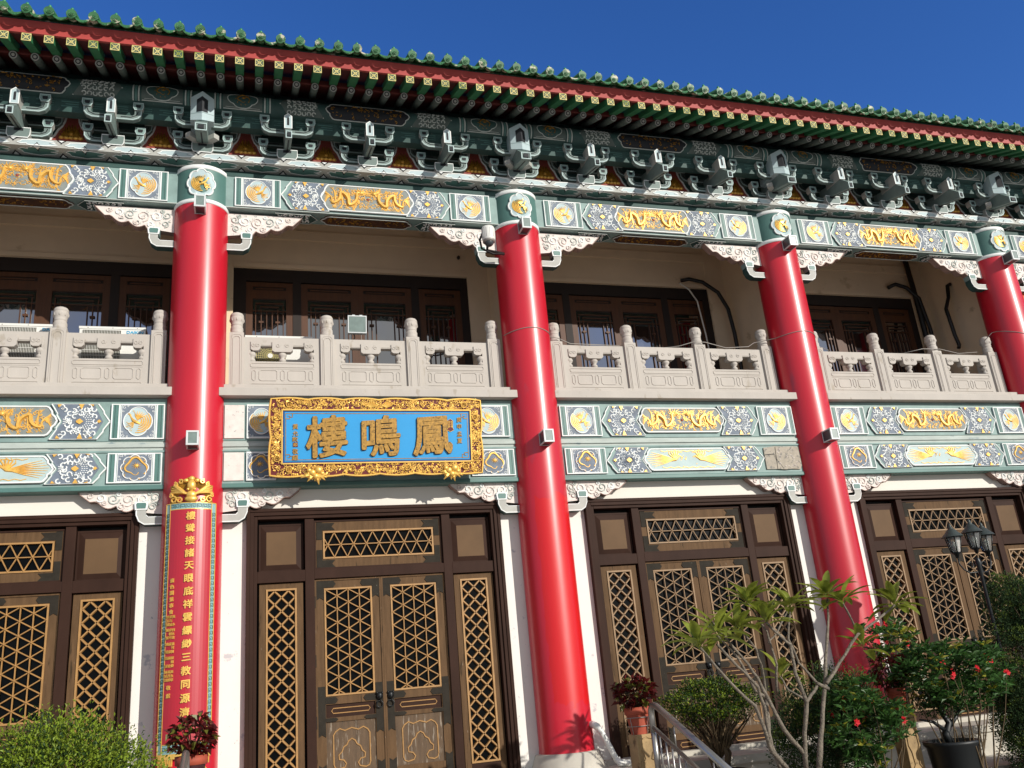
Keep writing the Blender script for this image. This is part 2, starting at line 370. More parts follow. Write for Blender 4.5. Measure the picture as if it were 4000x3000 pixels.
# the carved panels: each built round its own centre, front towards -y --------------
def sq_panel(W, H, motif, seed, strips=True):
    mb = MB(); w, h = W/2, H/2
    mb.box(-w, w, -.022, .01, -h, h, 'pale'); mb.frame(-w, w, -h, h, .012, -.022, -.030, 'white')
    iw = w
    if strips:
        iw = w*.64
        for sg in (-1, 1):
            for u0, u1, m, d in ((.67, .73, 'white', .031), (.735, .86, 'capital_green', .027), (.868, .872, 'ink', .028), (.875, .93, 'capital_green', .027)):
                a_, b_ = sorted((sg*u0*w, sg*u1*w)); mb.box(a_, b_, -d, -.020, -h+.013, h-.013, m)
    mb.box(-iw, iw, -.026, -.02, -h+.014, h-.014, 'bluegrey' if motif != 'dragon' else 'navy')
    mb.frame(-iw, iw, -h+.012, h-.012, .008, -.026, -.033, 'white')
    R_ = min(iw, h)*.84; rz = min(R_*1.12, h*.86)
    o = lobes(0, 0, R_, rz, 8 if motif == 'dragon' else 4, .13)
    mb.prism(o, -.02, -.031, 'steel_blue' if motif != 'dragon' else 'navy'); mb.strk(o, .014, -.030, .010, 'white', True)
    r = random.Random(seed)
    for sx in (-1, 1):
        for sz in (-1, 1):
            mb.strk(curl(sx*iw*.82, sz*h*.80, .022, r.uniform(0, 6)), .007, -.026, .006, 'white')
            mb.strk(curl(sx*iw*.60, sz*h*.86, .013, r.uniform(0, 6)), .006, -.026, .006, 'white')
            mb.strk(curl(sx*iw*.88, sz*h*.58, .013, r.uniform(0, 6)), .006, -.026, .006, 'white')
    (ring_dragon if motif == 'dragon' else phoenix)(mb, 0, 0, R_*1.3, -.030, flip=1 if seed % 2 else -1)
    return mb
def hex_panel(H, seed, stain=False):          # tip towards -x at x=0
    mb = MB(); h = H/2
    out = [(0, 0), (.115, h*.93), (.14, h), (.665, h), (.60, h*.42), (.615, h*.33), (.545, 0), (.615, -h*.33), (.60, -h*.42), (.665, -h), (.14, -h), (.115, -h*.93)]
    mb.prism(out, .01, -.022, 'teal', 'dark_teal')
    inn = [(.075, 0), (.175, h*.88), (.178, h*.97), (.625, h*.97), (.575, h*.42), (.52, 0), (.575, -h*.42), (.625, -h*.97), (.178, -h*.97), (.175, -h*.88)]
    mb.prism(inn, -.02, -.026, 'navy')
    for sg in (-1, 1):
        mb.strk([(.002, 0), (.07, sg*h*.45), (.075, sg*h*.58), (.14, sg*h*.99)], .02, -.022, .012, 'white')
        mb.strk([(.545, 0), (.59, sg*h*.36), (.582, sg*h*.44), (.655, sg*h*.98)], .016, -.022, .012, 'white')
        mb.strk([(.14, sg*h*.985), (.655, sg*h*.985)], .008, -.022, .010, 'white')
    y = -.026; cx = .325
    mb.prism([(cx-.03, 0), (cx+.01, .035), (cx+.05, .01), (cx+.05, -.01), (cx+.01, -.035)], y, y-.012, 'gold')
    for k in range(3): mb.strk([(.47, (k-1)*.012), (.52, (k-1)*.03)], .012, y, .008, 'white')
    for sg in (-1, 1):
        mb.prism([(cx-.03, sg*h*.97), (cx+.03, sg*h*.97), (cx, sg*h*.66)], y, y-.012, 'gold')
        mb.prism([(.59, sg*h*.95), (.54, sg*h*.95), (.575, sg*h*.78)], y, y-.012, 'gold')
        mb.prism([(.19, sg*h*.86), (.235, sg*h*.95), (.19, sg*h*.95)], y, y-.012, 'gold')
        for ring, rr in enumerate((.10, .125)):
            for k in range(5):
                a_ = -sg*(pi/2)+(k-2)*.36
                mb.strk([(cx+rr*cos(a_), sg*h+rr*sin(a_)), (cx+(rr+.016)*cos(a_), sg*h+(rr+.016)*sin(a_))], .013, y, .008, 'white')
    mb.prism([(.095, 0), (.12, .022), (.145, 0), (.12, -.022)], y, y-.012, 'gold')
    for ring, rr in enumerate((.058, .083, .108)):
        n = 7+2*ring
        for k in range(n):
            a_ = pi-1.15+2.3*k/(n-1)
            mb.strk([(cx+rr*cos(a_), rr*sin(a_)), (cx+(rr+.017)*cos(a_), (rr+.017)*sin(a_))], .012, y, .008, 'white')
    r = random.Random(seed); cs = []
    for k in range(7):
        a_ = pi-1.2+2.4*k/6; cs.append((cx+.158*cos(a_)*1.02, .158*sin(a_)*1.0))
    for sg in (-1, 1):
        cs += [(cx+.07, sg*.065), (cx+.125, sg*.10), (cx+.08, sg*.135), (cx+.185, sg*.15), (cx+.145, sg*.045), (cx+.215, sg*.185), (cx-.085, sg*.185), (cx+.0, sg*.10), (cx+.02, sg*.165), (cx+.16, sg*.20), (cx+.13, sg*.0+sg*.015), (cx-.14, sg*.15)]
    for p in cs:
        if inside(p, inset(inn, .35, 0, .95, .9)): mb.strk(hook_c(p[0], p[1], .026, r.uniform(0, 6.28)), .0185, y, .012, 'white')
    if stain:
        for k in range(9): mb.strk(hook_c(.30+r.uniform(-.07, .09), r.uniform(-.08, .08), r.uniform(.02, .05), r.uniform(0, 6)), .02, y-.008, .004, 'navy')
    return mb
def long_outline(L, h):
    q = [(L-.125, h), (L-.095, h*.93), (L-.06, h*.66), (L-.055, h*.45), (L-.02, h*.26), (L, 0)]
    half = q+[(x, -z) for x, z in q[-2::-1]]
    return half+[(-x, z) for x, z in half[::-1]]
def long_panel(L, H, motif, seed):
    mb = MB(); h = H/2; o = long_outline(L, h)
    mb.prism(o, .01, -.026, 'panel_ground' if motif == 'dragon' else 'pale', 'dark_teal')
    mb.strk(inset(o, 0, 0, 1-.012/L, 1-.012/h), .026, -.024, .016, 'white', True)
    y = -.026; inn = inset(o, 0, 0, .86, .70)
    if motif == 'dragon':
        long_dragon(mb, .06, L-.06, 0, H*.62, y, seed=seed)
        t = MB(); long_dragon(t, .06, L-.06, 0, H*.62, y, seed=seed+1); t.mirror()
        for nm in t.names: mb.mi(nm)
        o_ = len(mb.v); mb.v += t.v; mb.f += [tuple(i+o_ for i in f) for f in t.f]; mb.m += [mb.mi(t.names[k]) for k in t.m]; mb.sm += t.sm
        scatter_blobs(mb, inn, 300, .0165, y, 'gold', seed+5)
        mb.ball((0, y, 0), (.022, .014, .022), 'brick_red')
    else:
        for sg in (-1, 1):
            for i in range(8):
                a_ = -.46+.13*i; ln = (L-.2)*(.98-.06*abs(i-4)*.5)
                mb.strk([(sg*.20, .0), (sg*(.20+ln*.5*cos(a_)), ln*.32*sin(a_)), (sg*(.20+(ln-.0)*cos(a_)*.92), ln*.55*sin(a_))], [.014, .016, .006], y, .012, 'gold')
            for i in range(5):
                a_ = .7+.35*i; mb.strk([(sg*.2, 0), (sg*(.2+.12*cos(a_)), .12*sin(a_)), (sg*(.2+.17*cos(a_+.3)), .15*sin(a_+.3))], [.03, .02, .006], y, .016, 'gold')
            mb.strk([(sg*.3, -.02), (sg*.2, -.0), (sg*.13, .05), (sg*.08, .03)], [.03, .05, .03, .01], y, .02, 'gold')
        for sz in (-1, 1):
            mb.strk([(-L*.6+.06*i, sz*h*.72+.008*(-1)**i) for i in range(int(L*1.2/.06)+1)], .012, y, .008, 'gold')
        scatter_blobs(mb, inset(inn, 0, 0, .35, 1), 10, .012, y, 'gold', seed)
    return mb

# ================================================================= SETTING
S = 4.5
g = MB(); g.add([(-400, -400, -.95), (400, -400, -.95), (400, 400, -.95), (-400, 400, -.95)], [(0, 1, 2, 3)], 'court')
kind(obj('ground', g), 'structure')
g = MB(); g.box(4.72, 30, -4.6, -1.7, -.96, -.90, 'soil'); g.box(-12, .0, -4.6, -1.7, -.96, -.90, 'soil'); kind(obj('garden_soil', g), 'structure')
g = MB(); g.box(-30, 30, -.72, 8, -.9, -.22, 'granite'); g.box(-30, 30, -.76, -.70, -.31, -.217, 'granite')
g.box(-30, 30, -1.70, -.72, -.9, -.60, 'granite'); g.box(.0, 4.72, -2.5, -.72, -.9, -.2215, 'granite')
for i in range(4): g.box(.0, 4.72, -2.5-.32*(i+1), -2.5-.32*i, -.9, -.2215-.15*(i+1), 'granite')
kind(obj('terrace', g), 'structure')

# ================================================================= TEMPLE HALL
hall = thing('temple_hall', 'two-storey temple hall with green tiled eave, red columns, carved teal beams and brown lattice doors', 'temple')
X0, X1 = -4.5, 18.0
# ---- columns
def column(mat):
    mb = MB(); mb.lathe([(.352, 0), (.3485, .05), (.3485, 7.0), (.3485, 7.282)], mat, seg=64)
    return mb
mb = column('red_column'); colproto = obj('column', mb, hall, (0, 0, 0))
mb = MB(); mb.lathe([(.3505, 7.28), (.362, 7.285), (.362, 7.335), (.352, 7.34)], 'white', seg=64)
mb.lathe([(.352, 7.34), (.352, 7.80)], 'capital_green', seg=64); mb.lathe([(.352, 7.80), (.362, 7.803), (.362, 7.86), (.33, 7.865)], 'white', seg=64)
obj('capital_band', mb, colproto)
mb = MB(); o = lobes(0, 0, .185, .215, 8, .13); mb.prism(o, .02, -.012, 'steel_blue', 'dark_teal'); mb.strk(o, .024, -.010, .012, 'white', True); phoenix(mb, 0, 0, .185, -.012, 'bright_gold')
mb.map(lambda x, y, z: ((.352-y)*sin(x/.36), -(.352-y)*cos(x/.36), z)); obj('medallion', mb, colproto, (0, 0, 7.575))
mb = MB(); mb.lathe([(.50, -.22), (.47, -.19), (.405, -.01), (.36, 0)], 'granite', seg=48); obj('column_base', mb, colproto)
for k in (-1, 1, 2, 3):
    c_ = dup(colproto, hall, (k*S, 0, 0))
    if k == 1:
        c_.data = c_.data.copy(); c_.data.materials[0] = MATS['red_column_repainted']
# ---- panels shared by the beams
P_sq = [sq_panel(.61, .45, 'phoenix', 3), sq_panel(.61, .45, 'phoenix', 4)]
P_sqd = sq_panel(.61, .37, 'dragon', 5)
P_hex = hex_panel(.45, 11); P_hex2 = hex_panel(.37, 12); P_hexs = hex_panel(.37, 13, True)
def mir(f):
    m_ = f(); m_.mirror(); return m_
me_sq = P_sq[0].mesh('square_panel'); me_sq2 = P_sq[1].mesh('square_panel'); me_sqd = P_sqd.mesh('square_panel')
me_hex = P_hex.mesh('chevron_panel'); me_hexR = mir(lambda: hex_panel(.45, 11)).mesh('chevron_panel')
me_hex2 = P_hex2.mesh('chevron_panel'); me_hex2R = mir(lambda: hex_panel(.37, 12)).mesh('chevron_panel'); me_hexs = P_hexs.mesh('chevron_panel')
me_long = long_panel(.70, .385, 'dragon', 21).mesh('dragon_panel'); me_longu = long_panel(.675, .43, 'dragon', 22).mesh('dragon_panel')
me_plume = long_panel(.70, .335, 'phoenix', 23).mesh('phoenix_panel')
me_sqs = sq_panel(.36, .45, 'phoenix', 7, False).mesh('square_panel'); me_sqds = sq_panel(.36, .37, 'dragon', 8, False).mesh('square_panel')
# underside pattern of the upper beams
def soffit_panels(L):
    mb = MB(); o = long_outline(.66, .125); mb.prism(o, .006, -.012, 'soffit_brown'); mb.strk(inset(o, 0, 0, .985, .92), .02, -.01, .01, 'carved_line', True)
    scatter_blobs(mb, inset(o, 0, 0, .9, .8), 46, .02, -.012, 'deep_gold', 31)
    for sg in (-1, 1):
        q = [(sg*.70, 0), (sg*.80, .125), (sg*1.28, .125), (sg*1.18, 0), (sg*1.28, -.125), (sg*.80, -.125)]
        mb.prism(q, .006, -.010, 'dark_teal'); mb.strk(q, .012, -.008, .01, 'carved_line', True)
        r = random.Random(5+sg)
        for i in range(6):
            for j in range(3): mb.strk(hook_c(sg*(.84+.075*i), -.075+.075*j, .026, r.uniform(0, 6), 5), .018, -.01, .008, 'white')
    mb.map(lambda x, y, z: (x, z, y)); mb.f = [f[::-1] for f in mb.f]
    return mb
me_soff = soffit_panels(1).mesh('underside_carving')
for b_ in range(-1, 4):
    xb = b_*S
    # upper beam
    mb = MB(); e = .30
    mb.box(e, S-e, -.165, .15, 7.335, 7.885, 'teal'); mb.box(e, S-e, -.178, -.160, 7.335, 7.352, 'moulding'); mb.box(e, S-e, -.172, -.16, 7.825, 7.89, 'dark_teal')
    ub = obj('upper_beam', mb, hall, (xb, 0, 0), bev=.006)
    zc = 7.583
    obj('square_panel', me_sq, ub, (.735, -.165, zc)); obj('square_panel', me_sq2, ub, (S-.735, -.165, zc))
    obj('chevron_panel', me_hex, ub, (1.045, -.165, zc)); obj('chevron_panel', me_hexR, ub, (S-1.045, -.165, zc))
    obj('dragon_panel', me_longu, ub, (S/2, -.165, zc+.008)); obj('underside_carving', me_soff, ub, (S/2, -.005, 7.330))
    # lower beam
    mb = MB(); e = .325
    mb.box(e, S-e, -.085, .10, 4.045, 4.60, 'teal'); mb.box(e, S-e, -.085, .10, 3.49, 3.925, 'teal')
    mb.box(e, S-e, -.078, .10, 3.925, 4.045, 'moulding'); mb.box(e, S-e, -.098, -.08, 3.965, 4.018, 'moulding'); mb.box(e, S-e, -.10, -.08, 3.9, 3.928, 'teal')
    mb.box(e, S-e, -.10, .10, 3.44, 3.495, 'capital_green')
    lb = obj('lower_beam', mb, hall, (xb, 0, 0), bev=.008)
    z1, z2 = 4.293, 3.708
    if b_ == 0:
        t = MB(); t.box(-.12, .12, -.018, .01, -.22, .22, 'carved'); obj('plain_patch', t, lb, (.47, -.085, z1), bev=.004)
        t = MB(); t.box(-.12, .12, -.018, .01, -.18, .18, 'carved'); obj('plain_patch', t, lb, (.47, -.085, z2), bev=.004)
        obj('square_panel', me_sqs, lb, (.80, -.085, z1)); obj('square_panel', me_sqds, lb, (.80, -.085, z2))
        obj('square_panel', me_sq2, lb, (S-.71, -.085, z1)); obj('square_panel', me_sqd, lb, (S-.68, -.085, z2))
        continue
    obj('square_panel', me_sq, lb, (.66, -.085, z1)); obj('square_panel', me_sq2, lb, (S-.66, -.085, z1))
    obj('chevron_panel', me_hex, lb, (.975, -.085, z1)); obj('chevron_panel', me_hexR, lb, (S-.975, -.085, z1))
    obj('dragon_panel', me_long, lb, (S/2, -.085, z1+.008))
    obj('square_panel', me_sqd, lb, (.67, -.085, z2))
    obj('chevron_panel', me_hexs if b_ == 1 else me_hex2, lb, (.985, -.085, z2)); obj('chevron_panel', me_hex2R, lb, (S-.985, -.085, z2))
    obj('phoenix_panel', me_plume, lb, (S/2, -.085, z2))
    if b_ == 1:
        t = MB(); t.prism([(-.30, -.17), (-.30, .16), (-.11, .18), (.30, .17), (.31, -.12), (.27, -.18), (.0, -.17)], .01, -.02, 'weathered')
        t.prism([(-.12, -.17), (-.10, .17), (.24, .175), (.25, -.16), (.02, -.18)], -.01, -.03, 'weathered')
        t.strk([(-.30, .05), (-.14, .06), (-.11, -.03), (-.05, -.12), (-.02, -.17)], .006, -.03, .002, 'ink', flat=True)
        scatter_blobs(t, [(-.1, -.15), (-.08, .15), (.22, .15), (.24, -.14)], 26, .014, -.03, 'carved', 77)
        obj('broken_panel', t, lb, (S-.665, -.085, z2))
    else: obj('square_panel', me_sqd, lb, (S-.67, -.085, z2))
# ---- corbels under the beams, with their hooks
def corbel(wid, tall, tip):
    mb = MB()
    out = [(0, 0), (wid, 0), (wid-.02, -.03), (wid-.13, -.15*tall), (wid-.19, -.145*tall)]
    def scal(x0, z0, x1, z1, d, n=7): return [(x0+(x1-x0)*i/n, z0+(z1-z0)*i/n-d*sin(pi*i/n)) for i in range(n+1)]
    out += scal(wid-.22, -.16*tall, wid-.42, -.22*tall, .05)+scal(wid-.43, -.225*tall, wid-.62, -.27*tall, .05)+scal(wid-.63, -.275*tall, .24, -.32*tall, .05)
    out += [(.22, -.33*tall), (.0, -.36*tall)]
    mb.prism(out, .06, -.05, 'carved', 'carved_edge')
    mb.strk(out[1:-1], .014, -.05, .012, 'carved_edge')
    r = random.Random(int(wid*100))
    inn = inset(out, .35, -.12, .88, .80)
    for i, (cx, cz, rr) in enumerate([(.10, -.10, .06), (.23, -.12, .08), (.40, -.13, .085), (.56, -.11, .07), (.70, -.09, .055), (.82, -.06, .04), (.12, -.24, .05), (.30, -.25, .05), (.47, -.23, .045), (.16, -.04, .03), (.50, -.04, .03), (.66, -.17, .03)]):
        cz *= tall
        if cx+rr < wid-.02: mb.strk(curl(cx, cz, rr, r.uniform(0, 6), 1 if i % 2 else -1, 1.3, 12), .020, -.05, .018, ['carved_line', 'white', 'carved'][i % 3])
    scatter_blobs(mb, inn, 22, .014, -.05, 'carved_line', 9)
    return mb
def hook(hx, z0):
    mb = MB()
    o = [(0, z0-.08), (hx-.10, z0-.08), (hx-.035, z0-.04), (hx, z0+.04), (hx, z0+.10), (hx-.115, z0+.10), (hx-.115, z0+.035), (hx-.14, z0+.015), (0, z0+.015)]
    mb.prism(o, .06, -.07, 'warm_grey', 'dark_teal'); mb.strk([(.0, z0-.075), (hx-.10, z0-.075), (hx-.037, z0-.035), (hx-.006, z0+.04), (hx-.006, z0+.095)], .016, -.07, .006, 'white')
    mb.strk([(0, z0+.01), (hx-.14, z0+.01), (hx-.115, z0+.035)], .014, -.07, .006, 'white')
    q = [(hx-.128, z0+.10), (hx+.008, z0+.10), (hx+.018, z0+.175), (hx+.005, z0+.20), (hx-.125, z0+.20), (hx-.138, z0+.175)]
    mb.prism(q, .06, -.078, 'white', 'teal'); mb.prism(inset(q, hx-.06, z0+.15, .72, .68), .0, -.083, 'capital_green')
    return mb
cu, cl = corbel(1.0, .97, 0), corbel(.95, .80, 0)
me_cu = cu.mesh('corbel'); me_cl = cl.mesh('corbel'); me_cuR = cu.mirror().mesh('corbel'); me_clR = cl.mirror().mesh('corbel')
h1, h2 = hook(.315, 0), hook(.305, 0)
me_h1 = h1.mesh('hook'); me_h2 = h2.mesh('hook'); me_h1R = h1.mirror().mesh('hook'); me_h2R = h2.mirror().mesh('hook')
for b_ in range(-1, 4):
    for side, x in ((0, b_*S+.335), (1, b_*S+S-.335)):
        o = obj('corbel', me_cuR if side else me_cu, hall, (x, -.02, 7.30)); obj('hook', me_h1R if side else me_h1, o, (0, -.01, -.50))
        o = obj('corbel', me_clR if side else me_cl, hall, (x, .035, 3.44)); obj('hook', me_h2R if side else me_h2, o, (0, -.01, -.335))
# ---- cloud band over the beams
def cloud_band(L):
    mb = MB(); mb.box(0, L, -.33, .12, 7.961, 8.069, 'warm_grey')
    mb.box(0, L, -.10, .10, 7.87, 7.961, 'dark_teal')
    p = .5625; n = int(round(L/p))
    for face in (0, 1):
        t = MB(); h = .108 if face == 0 else .22
        for i in range(n):
            x = i*p+p*.02
            c1 = [(x+.02, .52), (x-.02, .40), (x+.03, .22), (x+.10, .30), (x+.09, .16), (x+.14, .08), (x+.3, .10), (x+.40, .18), (x+.46, .30), (x+.42, .45), (x+.36, .48), (x+.44, .60), (x+.40, .74), (x+.30, .80), (x+.22, .90), (x+.12, .82), (x+.04, .74)]
            c1 = [(a_, b2*h) for a_, b2 in c1]
            mat = ('steel_blue' if face == 0 else 'capital_green')
            t.prism(c1, .004, -.004, mat); t.strk(c1, .012, -.004, .003, 'white', True, True)
            for dx, sz in ((.50, 1), (.215, 0)):
                cx = x+dx; cz = h*(.0 if sz == 0 else 1.0); sg = 1 if sz == 0 else -1
                d = [(cx-.055, cz+sg*.004), (cx, cz+sg*h*.42), (cx+.055, cz+sg*.004)]
                t.prism(d, .0, -.006, 'ink'); t.prism([(cx-.034, cz+sg*.006), (cx, cz+sg*h*.30), (cx+.034, cz+sg*.006)], .0, -.009, 'white')
                t.ball((cx, -.006, cz+sg*h*.42), .009, 'ink', 6, 4)
        if face == 0: t.map(lambda X, Y, Z: (X, Y-.33, Z+7.961))
        else:
            t.map(lambda X, Y, Z: (X, -.33+Z, 7.961+Y)); t.f = [f[::-1] for f in t.f]
        o_ = len(mb.v); mb.v += t.v; mb.f += [tuple(i+o_ for i in f) for f in t.f]
        idx = [mb.mi(nm) for nm in t.names]; mb.m += [idx[k] for k in t.m]; mb.sm += t.sm
    return mb
me_band = cloud_band(S).mesh('cloud_band')
for b_ in range(-1, 4): obj('cloud_band', me_band, hall, (b_*S, 0, 0))
# ---- bracket sets
def uarm(hw, z0, z1, y0, y1, wd=.11):
    mb = MB(); t = (z1-z0)
    bt = z0+t*.27
    for sg in (-1, 1):
        o = [(0, z0), (sg*(hw-.12), z0), (sg*(hw-.05), z0+t*.12), (sg*(hw-.015), z0+t*.32), (sg*(hw-.015), z0+t*.62), (sg*(hw-.105), z0+t*.62), (sg*(hw-.105), z0+t*.36), (sg*(hw-.13), bt), (0, bt)]
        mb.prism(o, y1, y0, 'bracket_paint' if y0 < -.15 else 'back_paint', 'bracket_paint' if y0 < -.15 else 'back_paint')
        mb.strk([(0, z0+.012), (sg*(hw-.12), z0+.012), (sg*(hw-.06), z0+t*.16), (sg*(hw-.025), z0+t*.34), (sg*(hw-.022), z0+t*.6)], .014, y0, .004, 'pale', flat=True)
        mb.strk([(sg*.10, z0+t*.17), (sg*(hw-.15), z0+t*.17), (sg*(hw-.08), z0+t*.30), (sg*(hw-.062), z0+t*.5)], .010, y0, .005, 'ink', flat=True)
        cx = sg*(hw-.06)
        q = [(cx-.045, z0+t*.60), (cx+.045, z0+t*.60), (cx+.062, z0+t*.76), (cx+.062, z1), (cx-.062, z1), (cx-.062, z0+t*.76)]
        mb.prism(q, y1+.02, y0-.02, 'teal', 'warm_grey'); mb.prism(inset(q, cx, z0+t*.82, .5, .45), y0-.01, y0-.023, 'ink')
        mb.strk(q, .010, y0-.019, .004, 'pale', True, True)
    return mb
def bracket(col):
    parts = {}
    mb = MB(); q = [(-.115, 8.069), (.115, 8.069), (.137, 8.11), (.137, 8.212), (-.137, 8.212), (-.137, 8.11)]
    mb.prism(q, -.05, -.345, 'bracket_paint', 'warm_grey'); mb.box(-.055, .055, -.349, -.33, 8.165, 8.216, 'ink'); mb.strk(q, .012, -.345, .004, 'white', True, True); parts['base_block'] = mb
    parts['lower_arm'] = uarm(.385, 8.135, 8.395, -.28, -.215)
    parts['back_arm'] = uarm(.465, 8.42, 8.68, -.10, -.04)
    parts['upper_arm'] = uarm(.372, 8.365, 8.63, -.50, -.435)
    w = .042 if not col else .075
    mb = MB()     # slanting tongue: profile in y,z extruded along x
    prof = [(-.10, 8.215), (-.34, 8.205), (-.81, 8.080), (-.82, 8.195), (-.66, 8.34), (-.10, 8.45)]
    mb.add([(-w, y, z) for y, z in prof]+[(w, y, z) for y, z in prof],
           [tuple(range(6)), tuple(range(11, 5, -1))]+[(i+6, (i+1) % 6+6, (i+1) % 6, i) for i in range(6)], 'bracket_paint')
    mb.box(-w*.5, w*.5, -.832, -.80, 8.112, 8.168, 'ink'); mb.frame(-w, w, 8.083, 8.195, .012, -.812, -.828, 'pale')
    mb.add([(-.010, -.36, 8.197), (.010, -.36, 8.197), (.010, -.76, 8.090), (-.010, -.76, 8.090)], [(3, 2, 1, 0)], 'ink')
    parts['tongue'] = mb
    if not col:
        mb = MB(); q = [(-.048, 8.35), (.048, 8.35), (.048, 8.545), (.0, 8.585), (-.048, 8.545)]
        mb.prism(q, -.30, -.665, 'steel_blue', 'warm_grey'); mb.strk(q, .014, -.665, .004, 'white', True, True)
        mb.prism([(-.014, 8.40), (.014, 8.40), (.014, 8.51), (0, 8.53), (-.014, 8.51)], -.66, -.671, 'ink'); parts['nose'] = mb
    else:
        mb = MB(); q = [(-.150, 8.375), (0, 8.335), (.150, 8.375), (.150, 8.735), (0, 8.79), (-.150, 8.735)]
        fy = lambda x: -.70+abs(x)*.55
        def prow(pts, off, m):      # pts: left column bottom..top then mirrored, laid on the prow front
            for sg in (-1, 1):
                v = [(sg*x, fy(x)-off, z) for x, z in pts]; mb.add(v, [tuple(range(len(v))) if sg > 0 else tuple(range(len(v)-1, -1, -1))], m)
        A_, B_ = [(x, fy(x), z) for x, z in q], [(x, -.20, z) for x, z in q]
        mb.add(A_+B_, [(0, 1, 4, 5), (1, 2, 3, 4), (11, 10, 9, 8, 7, 6)]+[((i+1) % 6, i, i+6, (i+1) % 6+6) for i in range(6)], 'steel_blue')
        prow([(0, 8.47), (.072, 8.475), (.072, 8.675), (0, 8.71)], .004, 'ink')
        prow([(.003, 8.452), (.147, 8.468), (.147, 8.473), (.003, 8.457)], .003, 'teal')
        parts['beam_head'] = mb
        mb = MB()
        for sg in (-1, 1):
            p0 = Vector((0, -.3, 0)); d = Vector((sg*.707, -.707, 0)); n = Vector((-d.y, d.x, 0))*.045
            for z0, z1, ln in ((8.20, 8.27, .26),):
                A_ = [p0+n, p0-n, p0-n+d*ln, p0+n+d*ln]
                mb.add([(v.x, v.y, z0) for v in A_]+[(v.x, v.y, z1) for v in A_], [(3, 2, 1, 0), (4, 5, 6, 7), (0, 1, 5, 4), (1, 2, 6, 5), (2, 3, 7, 6), (3, 0, 4, 7)], 'warm_grey')
        parts['diagonal_arm'] = mb
    return parts
br = {}
for colm in (0, 1):
    root = bpy.data.objects.new('bracket_set', MB().mesh('x')) if 0 else None
    ps = bracket(colm); base = ps.pop('base_block'); br[colm] = (base.mesh('bracket_set'), {k: v.mesh(k) for k, v in ps.items()})
for k in range(-3, 15):
    me_b, ps = br[1 if k % 4 == 0 else 0]
    o = obj('bracket_set', me_b, hall, (k*1.125, 0, 0))
    for nm, me_ in ps.items(): obj(nm, me_, o)
# ---- painted boards between the brackets
def board():
    mb = MB(); q = [(-.30, 8.07), (.30, 8.07), (.27, 8.14), (.24, 8.28), (.20, 8.33), (.165, 8.42), (.12, 8.48), (.09, 8.56), (.07, 8.655), (-.07, 8.655), (-.09, 8.56), (-.12, 8.48), (-.165, 8.42), (-.20, 8.33), (-.24, 8.28), (-.27, 8.14)]
    mb.prism(q, -.03, -.052, 'brick_red'); mb.strk(q[1:]+[q[0]], .024, -.052, .010, 'white', False, True)
    c_ = [(0, 8.26)]
    for i in range(11):
        a_ = .1+i*(pi-.2)/10
        mb.strk([(.05*cos(a_), 8.32), (.12*cos(a_), 8.32+.11*sin(a_)), (.095*cos(a_), 8.32+.19*sin(a_))], [.045, .04, .01], -.052, .03, 'deep_gold')
        mb.strk([(.15*cos(a_), 8.31+.15*sin(a_)), (.155*cos(a_), 8.33+.2*sin(a_))], [.022, .008], -.052, .014, 'deep_gold')
    for i in range(5): mb.ball((-.12+.06*i, -.055, 8.305), (.036, .025, .024), 'gold')
    mb.ball((0, -.055, 8.37), (.05, .04, .055), 'deep_gold'); return mb
me_board = board().mesh('painted_board')
for k in range(-3, 14): obj('painted_board', me_board, hall, ((k+.5)*1.125, 0, 0))
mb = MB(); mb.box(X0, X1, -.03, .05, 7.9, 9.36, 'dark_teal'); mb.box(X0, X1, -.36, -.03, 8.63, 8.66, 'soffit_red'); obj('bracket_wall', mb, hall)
# ---- eave beam and round purlin with its paintings
mb = MB(); mb.box(X0, X1, -.44, -.30, 8.45, 8.662, 'dark_teal')
for i in range(int((X1-X0)/.30)):
    x = X0+.30*i
    for z in (8.53, 8.565, 8.60): mb.box(x+.04+(.05 if z == 8.565 else 0), x+.25, -.444, -.43, z, z+.012, 'capital_green')
obj('eave_beam', mb, hall)
mb = MB(); n = 24; seg = [( -.40-.165*sin(pi*k/12), 8.80-.165*cos(pi*k/12)) for k in range(13)]
mb.add([(X0, y, z) for y, z in seg]+[(X1, y, z) for y, z in seg], [(k, k+13, k+14, k+1) for k in range(12)], 'dark_teal', True); 
purlin = obj('purlin', mb, hall)
def wrap(mb):      # bend a flat panel round the purlin
    def f(x, y, z): a_ = pi/2-z/.165; r = .165-y; return (x, -.40-r*sin(a_), 8.80-r*cos(a_)) if 0 else (x, -.40-r*cos(z/.165), 8.80+r*sin(z/.165))
    return mb.map(f)
def slab(mb, poly, y, m, n=9):      # a flat shape cut into level strips, so that it can be bent round the purlin
    z0, z1 = min(p[1] for p in poly), max(p[1] for p in poly)
    def xr(z):
        xs = []
        for i in range(len(poly)):
            (xa, za), (xb2, zb) = poly[i-1], poly[i]
            if (za-z)*(zb-z) <= 0 and za != zb: xs.append(xa+(xb2-xa)*(z-za)/(zb-za))
        return (min(xs), max(xs)) if xs else (0, 0)
    for i in range(n):
        za, zb = z0+(z1-z0)*(i+.001)/n, z0+(z1-z0)*(i+.999)/n; a_, b2 = xr(za), xr(zb)
        mb.add([(a_[0], y, za), (a_[1], y, za), (b2[1], y, zb), (b2[0], y, zb)], [(0, 1, 2, 3)], m)
